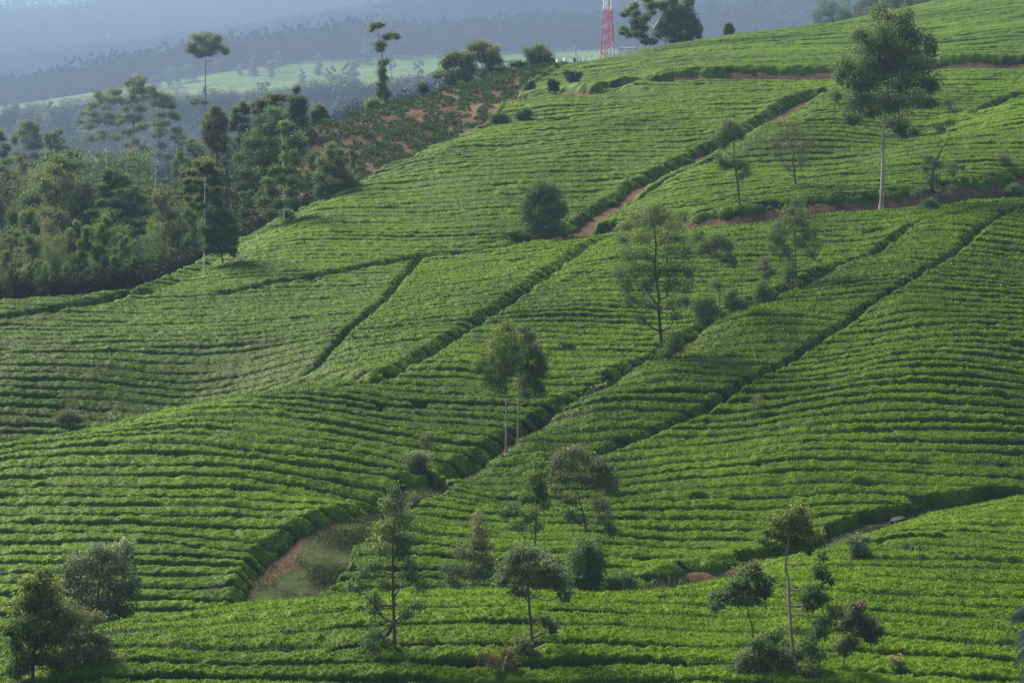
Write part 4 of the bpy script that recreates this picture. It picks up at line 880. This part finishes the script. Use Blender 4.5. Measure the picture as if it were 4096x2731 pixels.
M['under_leaf'] = leaf_mat('under_leaf', [(0.0, (.016, .026, .011)), (0.5, (.032, .048, .018)), (1.0, (.06, .08, .03))], .1, .9, .0)
M['forest_leaf'] = leaf_mat('forest_leaf', [(0.0, (0.010, 0.016, 0.009)), (0.4, (0.021, 0.031, 0.016)), (0.75, (0.037, 0.046, 0.022)), (1.0, (0.059, 0.056, 0.028))], .0, .9, .0)
def mreg(rng, n):
    px = rng.uniform(-120, 1140, n); d = np.exp(rng.uniform(math.log(2700), math.log(7200), n))
    return px, d
forest_mass('mountain_forest', 'dense hazy forest covering the far mountain side', 15000, mreg, 22, 46, 6.5, 5, M['forest_leaf'], 36)
def vreg(rng, n):
    px = rng.uniform(-60, 620, n); d = np.exp(rng.uniform(math.log(600), math.log(2050), n))
    k = ~((px < 120) & (d < S(475))) & ((px < 535) | (d > 1500))
    return px[k], d[k]
forest_mass('valley_scrub', 'hazy low scrub covering the valley below the far tea field', 5600, vreg, 5, 13, .75, 6, M['forest_leaf'], 110)
def wreg(rng, n):
    px = rng.uniform(-60, 300, n); d = BMAX(px) + 6 + 420 * rng.uniform(0, 1, n) ** 1.6
    k = ~((px < 110) & (d > S(385)))
    return px[k], d[k]
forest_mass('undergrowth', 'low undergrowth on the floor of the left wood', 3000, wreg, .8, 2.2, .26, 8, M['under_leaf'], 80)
# ridge trees of the mountain at the top left, seen against the sky
RID = 'trees on the far mountain ridge against the sky'
for i, (px, up) in enumerate([(2, 10), (9, 14), (16, 18), (22, 16), (27, 13), (33, 6), (40, 8), (46, 5), (53, 18), (60, 20), (66, 26), (74, 24), (82, 28), (90, 20), (100, 26), (110, 22)]):
    d = float(crest(px, 1300, 1600))
    e = float(el(px, d))
    sh_ = ['gum', 'gum', 'open'][i % 3]
    plant(NMS[sh_], f'hazy {WHERE[sh_]} grey-green tree on the far ridge against the white sky', px, d, e - up, sh_, 'euc', 'bark', i % 3, 1100, .55, 1.1, RID, rz=i)
# far tea field and a piece of tea in the valley, as low hedges
def far_tea(label, pxs, ds, ok, amp, pitch):
    PX, D0 = np.meshgrid(pxs, ds); D = S(D0); X = (PX - CX) / F * D; Z = z_at(PX, D)
    ph = (D + 3.0 * vn(X / 30, D / 30, 51)) / pitch + Z / pitch * .6
    f = ph - np.floor(ph)
    gapr = np.where(hsh(np.floor(ph), np.floor(ph) * 0, 52) > .8, .45, .2)
    h = amp * np.sqrt(np.clip(1 - (np.abs(f - .5) * 2 / (1 - gapr)) ** 4, 0, 1)) * (1 + .12 * vn(X / .8, D / .8, 53))
    k = ok(PX, D0, X)
    Zs_ = Z + np.where(k, np.maximum(h, .12), -.3)
    t = np.clip(.25 + .5 * h / amp + .2 * fbm(X / 14, D / 14, 54), 0, 1)
    q = grid_quads(len(ds), len(pxs)); q = q[k.ravel()[q].any(1)]
    ids, inv = np.unique(q, return_inverse=True)
    V = np.stack([X.ravel()[ids], D.ravel()[ids], Zs_.ravel()[ids]], -1)
    tag(link('tea_field', mesh_np('tea_hedges', V, inv.reshape(-1, 4), M['tea_leaf'], True, {'tint': t.ravel()[ids]})), label, 'tea field', kind='stuff')
far_tea('pale hazy tea field far across the valley under the mountain', np.arange(-40, 620, 1.6), np.arange(592, 760, .45),
        lambda p, d, x: (d > np.interp(p, [-40, 90, 165, 172, 300, 430, 600], [640, 650, 655, 612, 600, 606, 606]) + 6 * vn(x / 12, d / 12, 61)) & (d < np.interp(p, [0, 170, 300, 440, 600], [675, 690, 712, 735, 745])) & ~((np.abs(p - 335 - 2 * vn(x / 5, d / 5, 62)) < 9) & (np.abs(d - 640) < 9)), 1.8, 8.5)
far_tea('small terraced tea patch glimpsed between the trees of the left wood', np.arange(-60, 118, 1.2), np.arange(392, 472, .3),
        lambda p, d, x: (d < 468 + 4 * vn(x / 9, d / 9, 63)) & (np.abs(p - 14 - (d - 392) * .3) > 3), 1.4, 5.5)

# ------------------------------------------------------------------ sparse red slope: single tea bushes
brng = np.random.default_rng(33)
bush_me = []
for v in range(4):
    B = Bag(); k = 330
    u = brng.normal(size=(k, 3)); u[:, 2] = np.abs(u[:, 2]) * .9 - .15
    u /= np.linalg.norm(u, axis=1, keepdims=True); u *= brng.uniform(.45, 1, (k, 1)) ** .5
    lob = 1 + .3 * np.sin(np.arctan2(u[:, 1], u[:, 0]) * 3 + v)
    P = u * np.stack([.85 * lob, .75 * lob, .75 * np.ones(k)], -1) + [0, 0, .2]
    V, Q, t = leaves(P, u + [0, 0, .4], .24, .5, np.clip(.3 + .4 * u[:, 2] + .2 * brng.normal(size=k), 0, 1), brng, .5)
    B.add(V, Q, t)
    for _ in range(4):
        a = brng.normal(size=3) * [.35, .35, 0] + [0, 0, .5]
        V, Q = tube([(0, 0, -.3), a * .5, a], [.05, .035, .02], 4); B.add(V, Q, np.zeros(len(V)))
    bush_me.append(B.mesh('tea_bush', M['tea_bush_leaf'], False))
cnt = 0; tries = 0; placed = []
while cnt < 235 and tries < 40000:
    tries += 1
    px = brng.uniform(296, 572); py = brng.uniform(60, 205)
    d = hit(px, py, float(BMAX(px)) + 1.0)
    if d > S(328) or d < BMAX(px) + 1.2: continue
    if px > 545 and d < S(318): continue
    x = (px - CX) / F * d
    if px < 305 + 6 * vn(np.array(x), np.array(d), 3): continue
    if any((x - a) ** 2 + (d - b) ** 2 < 2.0 for a, b in placed): continue
    if masks(np.array([[x]]), np.array([[d]]))[0][0, 0] > .2: continue
    placed.append((x, d))
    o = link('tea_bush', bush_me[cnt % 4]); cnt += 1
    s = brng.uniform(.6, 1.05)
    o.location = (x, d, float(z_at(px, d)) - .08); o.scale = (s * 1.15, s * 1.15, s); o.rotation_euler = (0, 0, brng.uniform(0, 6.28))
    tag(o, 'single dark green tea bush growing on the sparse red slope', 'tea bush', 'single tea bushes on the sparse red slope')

# ------------------------------------------------------------------ grass in the gullies
def grass(name, label, pl, w, n, seed, hgt=.35):
    rng = np.random.default_rng(seed)
    seg = rng.integers(0, len(pl) - 1, n); t = rng.uniform(0, 1, n)
    P = pl[seg] * (1 - t[:, None]) + pl[seg + 1] * t[:, None] + rng.normal(size=(n, 2)) * w * .55
    z = xz(P[:, 0], P[:, 1])
    P3 = np.stack([P[:, 0], P[:, 1], z - .05], -1)
    big = np.clip(fbm(P[:, 0] / 2.5, P[:, 1] / 2.5, 71) * .6 + .7, .25, 1.4)
    V, Q, tt = leaves(P3, np.tile([0, 0, 1.0], (n, 1)), hgt * big, .45, np.clip(.4 + .3 * rng.normal(size=n), 0, 1), rng, .16)
    tag(link(name, mesh_np(name, V, Q, M['grass'], False, {'tint': tt})), label, 'grass', kind='stuff')
grass('grass', 'rough grass on the floor of the wide gully left of centre', GRASS[0][0], 2.3, 16000, 1)
grass('grass', 'dry grass on the gully floor at the right edge of the foreground hill', GRASS[1][0], 1.6, 10000, 2)
grass('grass', 'pale dry grass tufts on the red strip behind the foreground crest', W2([(618, 598, 131), (650, 588, 133), (680, 580, 135)]), 1.0, 1800, 3, .8)
grass('weeds', 'leafy weeds along the red bank of the contour road', W2([(700, 222), (740, 219), (800, 211), (860, 206)]), .6, 1600, 4, .5)

# ------------------------------------------------------------------ rocks, marks on trunks
def rock(label, px, py, r, d=None, seed=0, cat='rock', sq=(1, .8, .7)):
    d = hit(px, py) if d is None else float(S(d))
    import bmesh
    bm = bmesh.new(); bmesh.ops.create_icosphere(bm, subdivisions=4, radius=1)
    rng = np.random.default_rng(seed)
    pl_ = rng.normal(size=(9, 3)); pl_ /= np.linalg.norm(pl_, axis=1, keepdims=True); off = rng.uniform(.55, .85, 9)
    for v in bm.verts:
        c_ = np.array(v.co)
        for p, o_ in zip(pl_, off):
            s_ = c_ @ p - o_
            if s_ > 0: c_ = c_ - p * s_ * .9
        c_ *= 1 + .04 * math.sin(c_[0] * 9) * math.cos(c_[1] * 7)
        v.co = c_ * r * np.array(sq)
    me = bpy.data.meshes.new('rock'); bm.to_mesh(me); bm.free(); me.materials.append(M['rock'])
    for p in me.polygons: p.use_smooth = True
    o = link('boulder', me); o.location = pt(px, d, r * .25); o.rotation_euler = (0, .25, seed)
    tag(o, label, cat)
rock('grey boulder at the end of the tea hedges above the grassy right gully', 899, 522, .6, seed=3, d=149)
rock('flat grey rock in the gully below the open-crowned tree', 648, 368, .55, seed=5, d=176.5)
k_ = hero.location[1] / F
V, Q = tube([(-.02, 0, -.14), (-.02, 0, .14)], [.02, .02], 4)
tg = link('tag', mesh_np('tag', np.array([(-.12, 0, -.12), (.12, 0, -.12), (.12, 0, .12), (-.12, 0, .12), (-.12, .03, -.12), (.12, .03, -.12), (.12, .03, .12), (-.12, .03, .12)]),
     [(0, 1, 2, 3), (5, 4, 7, 6), (1, 5, 6, 2), (4, 0, 3, 7), (3, 2, 6, 7), (4, 5, 1, 0)], M['white']), hero)
tg.location = ((554 - 565) / 6.969 * k_, -.30, (1455 - 1328) / 6.969 * k_); tg['label'] = 'white tag on the trunk'

# ------------------------------------------------------------------ tower and compound on the hilltop
def bxm(B, c, s, tilt=0.0):
    x, y, z = np.array(s) / 2
    V = np.array([(-x, -y, -z), (x, -y, -z), (x, y, -z), (-x, y, -z), (-x, -y, z), (x, -y, z), (x, y, z), (-x, y, z)])
    if tilt:
        ca, sa = math.cos(tilt), math.sin(tilt)
        V = np.stack([V[:, 0] * ca + V[:, 2] * sa, V[:, 1], -V[:, 0] * sa + V[:, 2] * ca], -1)
    B.add(V + np.array(c), [(0, 3, 2, 1), (4, 5, 6, 7), (0, 1, 5, 4), (1, 2, 6, 5), (2, 3, 7, 6), (3, 0, 4, 7)])
m, n, l, b = new_mat('tower_paint')      # red and white bands up the height
tc = n.new('ShaderNodeTexCoord'); sp_ = n.new('ShaderNodeSeparateXYZ'); l.new(tc.outputs['Object'], sp_.inputs[0])
mt_ = n.new('ShaderNodeMath'); mt_.operation = 'MULTIPLY'; mt_.inputs[1].default_value = 1 / (2 * (float(el(607.2, S(337.0))) - 10) * float(S(337.0)) / F); l.new(sp_.outputs['Z'], mt_.inputs[0])
fr = n.new('ShaderNodeMath'); fr.operation = 'FRACT'; l.new(mt_.outputs[0], fr.inputs[0])
gt = n.new('ShaderNodeMath'); gt.operation = 'GREATER_THAN'; gt.inputs[1].default_value = .5; l.new(fr.outputs[0], gt.inputs[0])
l.new(mix(n, l, gt.outputs[0], (.55, .045, .055), (.75, .76, .76)), b.inputs['Base Color']); b.inputs['Roughness'].default_value = .5
M['tower'] = m
TD = float(S(337.0)); KS = TD / 337; kt = TD / F
tz = z_at(607, TD)
tw = empty('lattice_tower', pt(607.2, TD, -.1), 'red and white lattice radio tower on the hilltop', 'tower')
yb = float(el(607.2, TD))
TH = (yb + 70) * kt
def half(z): return (7.25 - (7.25 - 4.0) * min(z / (57 * kt), 2.0)) * kt if z < 57 * kt * 1.8 else (7.25 - 3.25 * 1.8) * kt
for sx in (-1, 1):
    for sy in (-1, 1):
        V, Q = tube([(sx * half(z), sy * half(z), z) for z in np.linspace(0, TH, 10)], [.075] * 10, 6)
        link('leg', mesh_np('leg', V, Q, M['tower'], True), tw)
B = Bag(); lev = np.arange(0.15, TH, 1.75)
for a, c in zip(lev[:-1], lev[1:]):
    for f in range(4):
        def cn(s, z):
            h = half(z); return np.array([(s * h, -h, z), (h, s * h, z), (-s * h, h, z), (-h, -s * h, z)][f])
        V, Q = tube([cn(-1, c), cn(1, c)], [.04, .04], 5); B.add(V, Q)
        s_ = 1 if int(a / 1.75) % 2 else -1
        V, Q = tube([cn(-s_, a), cn(s_, c)], [.035, .035], 5); B.add(V, Q)
link('cross_brace', B.mesh('cross_brace', M['tower']), tw)
B = Bag()
for sx in (-.32, .05):
    V, Q = tube([(sx, -.1, 0), (sx, -.1, TH)], [.045, .045], 5); B.add(V, Q)
for z in np.arange(.2, TH, .38):
    V, Q = tube([(-.32, -.1, z), (.05, -.1, z)], [.025, .025], 4); B.add(V, Q)
link('ladder', B.mesh('ladder', M['tower']), tw)
B = Bag()
for sx in (.2, .3, .4):
    V, Q = tube([(sx, .1, 0), (sx, .1, TH)], [.03, .03], 5); B.add(V, Q)
link('cable', B.mesh('cable', M['red']), tw)
B = Bag(); bxm(B, (0, 0, 0), (4.3 * kt, .05, 2.0 * kt))
sg = link('sign', B.mesh('sign', M['white'], False), tw); sg.location = ((603.7 - 607.2) * kt, -half(28 * kt) - .12, (yb - 27) * kt)
B = Bag(); bxm(B, (.10, -.04, .05), (.10, .02, .08)); bxm(B, (-.02, -.04, -.06), (.30, .02, .035))
link('emblem', B.mesh('emblem', M['red'], False), sg)
# footing of the tower
B = Bag()
for sx in (-1, 1):
    for sy in (-1, 1): bxm(B, (sx * half(0), sy * half(0), .0), (.45, .45, .5))
link('footing', B.mesh('footing', M['white'], False), tw)
# fence posts with bent tops
POST = 'white fence posts with bent tops round the tower'
pm = Bag()
V, Q = tube([(0, 0, -.6), (0, 0, .6), (0, 0, 1.25), (-.05, 0, 1.35), (-.26, 0, 1.68)], [.075, .075, .07, .065, .05], 4); pm.add(V, Q)
post_me = pm.mesh('fence_post', M['white'], False)
def sky_y(px): return crest(px, 312, 352)
for i, (cx_, ytop) in enumerate([(345, 582), (407, 568), (475, 553), (540, 538), (612, 523), (768, 500), (832, 492), (912, 483), (990, 474), (1065, 470), (1140, 466), (1222, 463)]):
    px = 537.5 + cx_ / 10.453
    d = sky_y(px) + 1.2
    o = link('fence_post', post_me)
    o.location = pt(px, d, 0); o.location[2] = (YH - (ytop / 10.453)) / F * d - 1.68 * KS
    o.scale = (-KS if i >= 5 else KS, KS, KS)
    tag(o, 'white bent-top fence post ' + ('right of the tower on the skyline' if i >= 5 else 'left of the tower on the skyline'), 'fence post', POST)
gp = Bag(); V, Q = tube([(0, 0, -.4), (0, 0, .86), (0, 0, .88)], [.15, .15, .05], 10); gp.add(V, Q)
gp_me = gp.mesh('gate_post', M['white'])
for cx_, yt, lab in ((205, 622, 'thick white gate post, leftmost post of the tower compound'), (283, 610, 'thick white gate post with a slanting brace, second from the left')):
    px = 537.5 + cx_ / 10.453; d = sky_y(px) + .6
    o = empty('gate_post', pt(px, d, 0), lab, 'gate post'); o.location[2] = (YH - (yt / 10.453)) / F * d - .88 * KS; o.scale = (KS,) * 3
    link('post', gp_me, o)
    B = Bag(); V, Q = tube([(.1, 0, .8), (.62, 0, .08)] if cx_ > 250 else [(.1, .1, .45), (.4, .2, .0)], [.05, .05], 5); B.add(V, Q)
    if cx_ > 250:
        V, Q = tube([(0, .1, .8), (-.1, .1, 1.15), (-.25, .1, 1.3)], [.05, .05, .04], 5); B.add(V, Q)
    link('brace', B.mesh('brace', M['white']), o)
px = 537.5 + 244 / 10.453; d = sky_y(px) + .9
B = Bag(); V, Q = tube([(-.5, 0, 0), (.5, 0, .04)], [.035, .035], 5); B.add(V, Q)
for s in (-.28, .1):
    V, Q = tube([(s, 0, 0), (s - .06, 0, .25)], [.03, .03], 5); B.add(V, Q)
    V, Q = tube([(s, 0, 0), (s, 0, -.75)], [.015, .015], 4); B.add(V, Q)
o = link('gate_bar', B.mesh('gate_bar', M['grey_metal'])); o.location = pt(px, d, 0); o.location[2] = (YH - 624 / 10.453) / F * d; o.scale = (KS,) * 3
tag(o, 'thin grey gate bar spanning the two thick white gate posts', 'gate')
# small shed, pole, cabinets, canopy
px = 537.5 + 390 / 10.453; d = sky_y(px) + 3; zt_ = (YH - 612 / 10.453) / F * d
o = empty('shed', (pt(px, d)[0], d, zt_ - 1.6 * KS), 'small white hut with flat roof among the fence posts', 'shed'); o.scale = (KS,) * 3
B = Bag(); bxm(B, (0, 0, .8), (.72, .7, 1.6)); link('wall', B.mesh('wall', M['white'], False), o)
B = Bag(); bxm(B, (0, 0, 1.64), (.86, .84, .07)); link('roof', B.mesh('roof', M['grey_metal'], False), o)
B = Bag(); bxm(B, (-.06, -.36, 1.0), (.3, .03, 1.0)); link('door', B.mesh('door', M['dark_roof'], False), o)
px = 537.5 + 400 / 10.453; d = sky_y(px) + 5; zt_ = (YH - 465 / 10.453) / F * d
B = Bag(); V, Q = tube([(0, 0, -2.6), (0, 0, -.3), (0, 0, 0)], [.055, .05, .03], 6); B.add(V, Q)
o = link('pole', B.mesh('pole', M['red'])); o.location = (pt(px, d)[0], d, zt_); o.scale = (KS,) * 3; tag(o, 'thin red pole rising behind the small white hut', 'pole')
CAB = 'white equipment cabinets at the foot of the tower'
for cx_, w_, lab in ((752, .34, 'white equipment cabinet at the tower foot, left and slightly lower one'), (785, .42, 'white equipment cabinet at the tower foot, right and rounder one')):
    px = 537.5 + cx_ / 10.453; d = sky_y(px) + 1.6; zt_ = (YH - (512 if cx_ < 760 else 505) / 10.453) / F * d
    o = empty('equipment_cabinet', (pt(px, d)[0], d, zt_ - 1.2 * KS), lab, 'cabinet', CAB); o.scale = (KS,) * 3
    B = Bag(); bxm(B, (0, 0, .6), (w_, .4, 1.2)); link('body', B.mesh('body', M['white'], False), o)
    B = Bag(); bxm(B, (0, 0, 1.22), (w_ + .05, .46, .05)); link('lid', B.mesh('lid', M['white'], False), o)
    B = Bag(); bxm(B, (0, -.21, .62), (w_ * .8, .02, 1.0)); link('door', B.mesh('door', M['white'], False), o)
px = 537.5 + 940 / 10.453; d = sky_y(px) + 3.5; zt_ = (YH - 488 / 10.453) / F * d
o = empty('canopy', (pt(px, d)[0], d, zt_ - 1.5 * KS), 'low dark-roofed open shelter behind the fence posts right of the tower', 'shelter'); o.scale = (KS,) * 3
B = Bag()
V = np.array([(-1.45, -1, 1.08), (1.5, -1, 1.2), (1.1, 1, 1.5), (-.9, 1, 1.5)], float)
V = np.concatenate([V, V - [0, 0, .06]]); B.add(V, [(0, 1, 2, 3), (7, 6, 5, 4), (0, 4, 5, 1), (1, 5, 6, 2), (2, 6, 7, 3), (3, 7, 4, 0)])
link('roof', B.mesh('roof', M['dark_roof'], False), o)
for sx, sy, h_ in ((-1.3, -.9, 1.05), (1.3, -.9, 1.15), (-.85, .9, 1.45), (1.0, .9, 1.45)):
    B = Bag(); V, Q = tube([(sx, sy, -.8), (sx, sy, h_)], [.04, .04], 5); B.add(V, Q); link('leg', B.mesh('leg', M['grey_metal']), o)

# ------------------------------------------------------------------ leafy branch close to the camera at the right edge
d0 = 15.0; k0 = d0 / F
o = empty('leafy_branch', pt(1040, d0, -.05), 'close leafy branch with big glossy leaves at the bottom right edge', 'branch')
zb = float(z_at(1040, d0)); L0 = lambda px, py: np.array([(px - 1040) * k0, 0, (YH - py) * k0 - zb + .05])
B = Bag()
st = smooth_path([(0, 0, 0), (.02, .05, L0(1040, 900)[2]), L0(1036, 700), L0(1034, 640), L0(1030, 600)], 4)
V, Q = tube(st, np.linspace(.03, .006, len(st)), 6); B.add(V, Q)
link('stem', B.mesh('stem', M['bark'], True), o)
M['big_leaf'] = leaf_mat('big_leaf', [(0.0, (.04, .07, .035)), (1.0, (.14, .20, .11))], .25, .35)
B = Bag(); lr = np.random.default_rng(4)
for i in range(26):
    py = 604 + i * 5.2; bx_ = 1031 + lr.uniform(-3, 3)
    a = np.array([(-1 if i % 4 else .6) * lr.uniform(.5, 1), lr.uniform(-.6, .3), lr.uniform(-.5, .35)]); a /= np.linalg.norm(a)
    L = lr.uniform(13, 22) * k0; s = np.cross(a, [0, -1, .3]); s /= np.linalg.norm(s); nn = np.cross(a, s)
    p0 = L0(bx_, py); n_ = 7
    VV = []
    for q in np.linspace(0, 1, n_):
        w_ = L * .24 * math.sin(math.pi * min(1, q ** .8 * .97 + .02)); c_ = p0 + a * L * q - np.array([0, 0, .35 * L * q * q])
        VV += [c_ - s * w_ + nn * w_ * .3, c_, c_ + s * w_ + nn * w_ * .3]
    QQ = [(r_ * 3 + c_, r_ * 3 + c_ + 1, r_ * 3 + c_ + 4, r_ * 3 + c_ + 3) for r_ in range(n_ - 1) for c_ in (0, 1)]
    B.add(np.array(VV), QQ, np.full(len(VV), lr.uniform(.1, 1)))
link('leaves', B.mesh('leaves', M['big_leaf'], True), o)

# ------------------------------------------------------------------ haze
hz = bpy.data.materials.new('haze'); hz.use_nodes = True
n, l = hz.node_tree.nodes, hz.node_tree.links
n.clear()
pv = n.new('ShaderNodeVolumePrincipled'); ho = n.new('ShaderNodeOutputMaterial')
pv.inputs['Color'].default_value = (.225, .325, .49, 1); pv.inputs['Density'].default_value = 0.00028
pv.inputs['Anisotropy'].default_value = 0.15
l.new(pv.outputs[0], ho.inputs['Volume'])
zmin, zmax = Vg[..., 2].min() - 2, Vg[..., 2].max() + 40
xm = float(np.abs(Vg[..., 0]).max()) + 20
B = Bag(); bxm(B, (0, 4170, (zmin + zmax) / 2), (2 * xm, 8700, zmax - zmin))
tag(link('haze', B.mesh('haze', hz, False)), 'pale blue mountain haze filling the valley air', 'haze', kind='stuff')
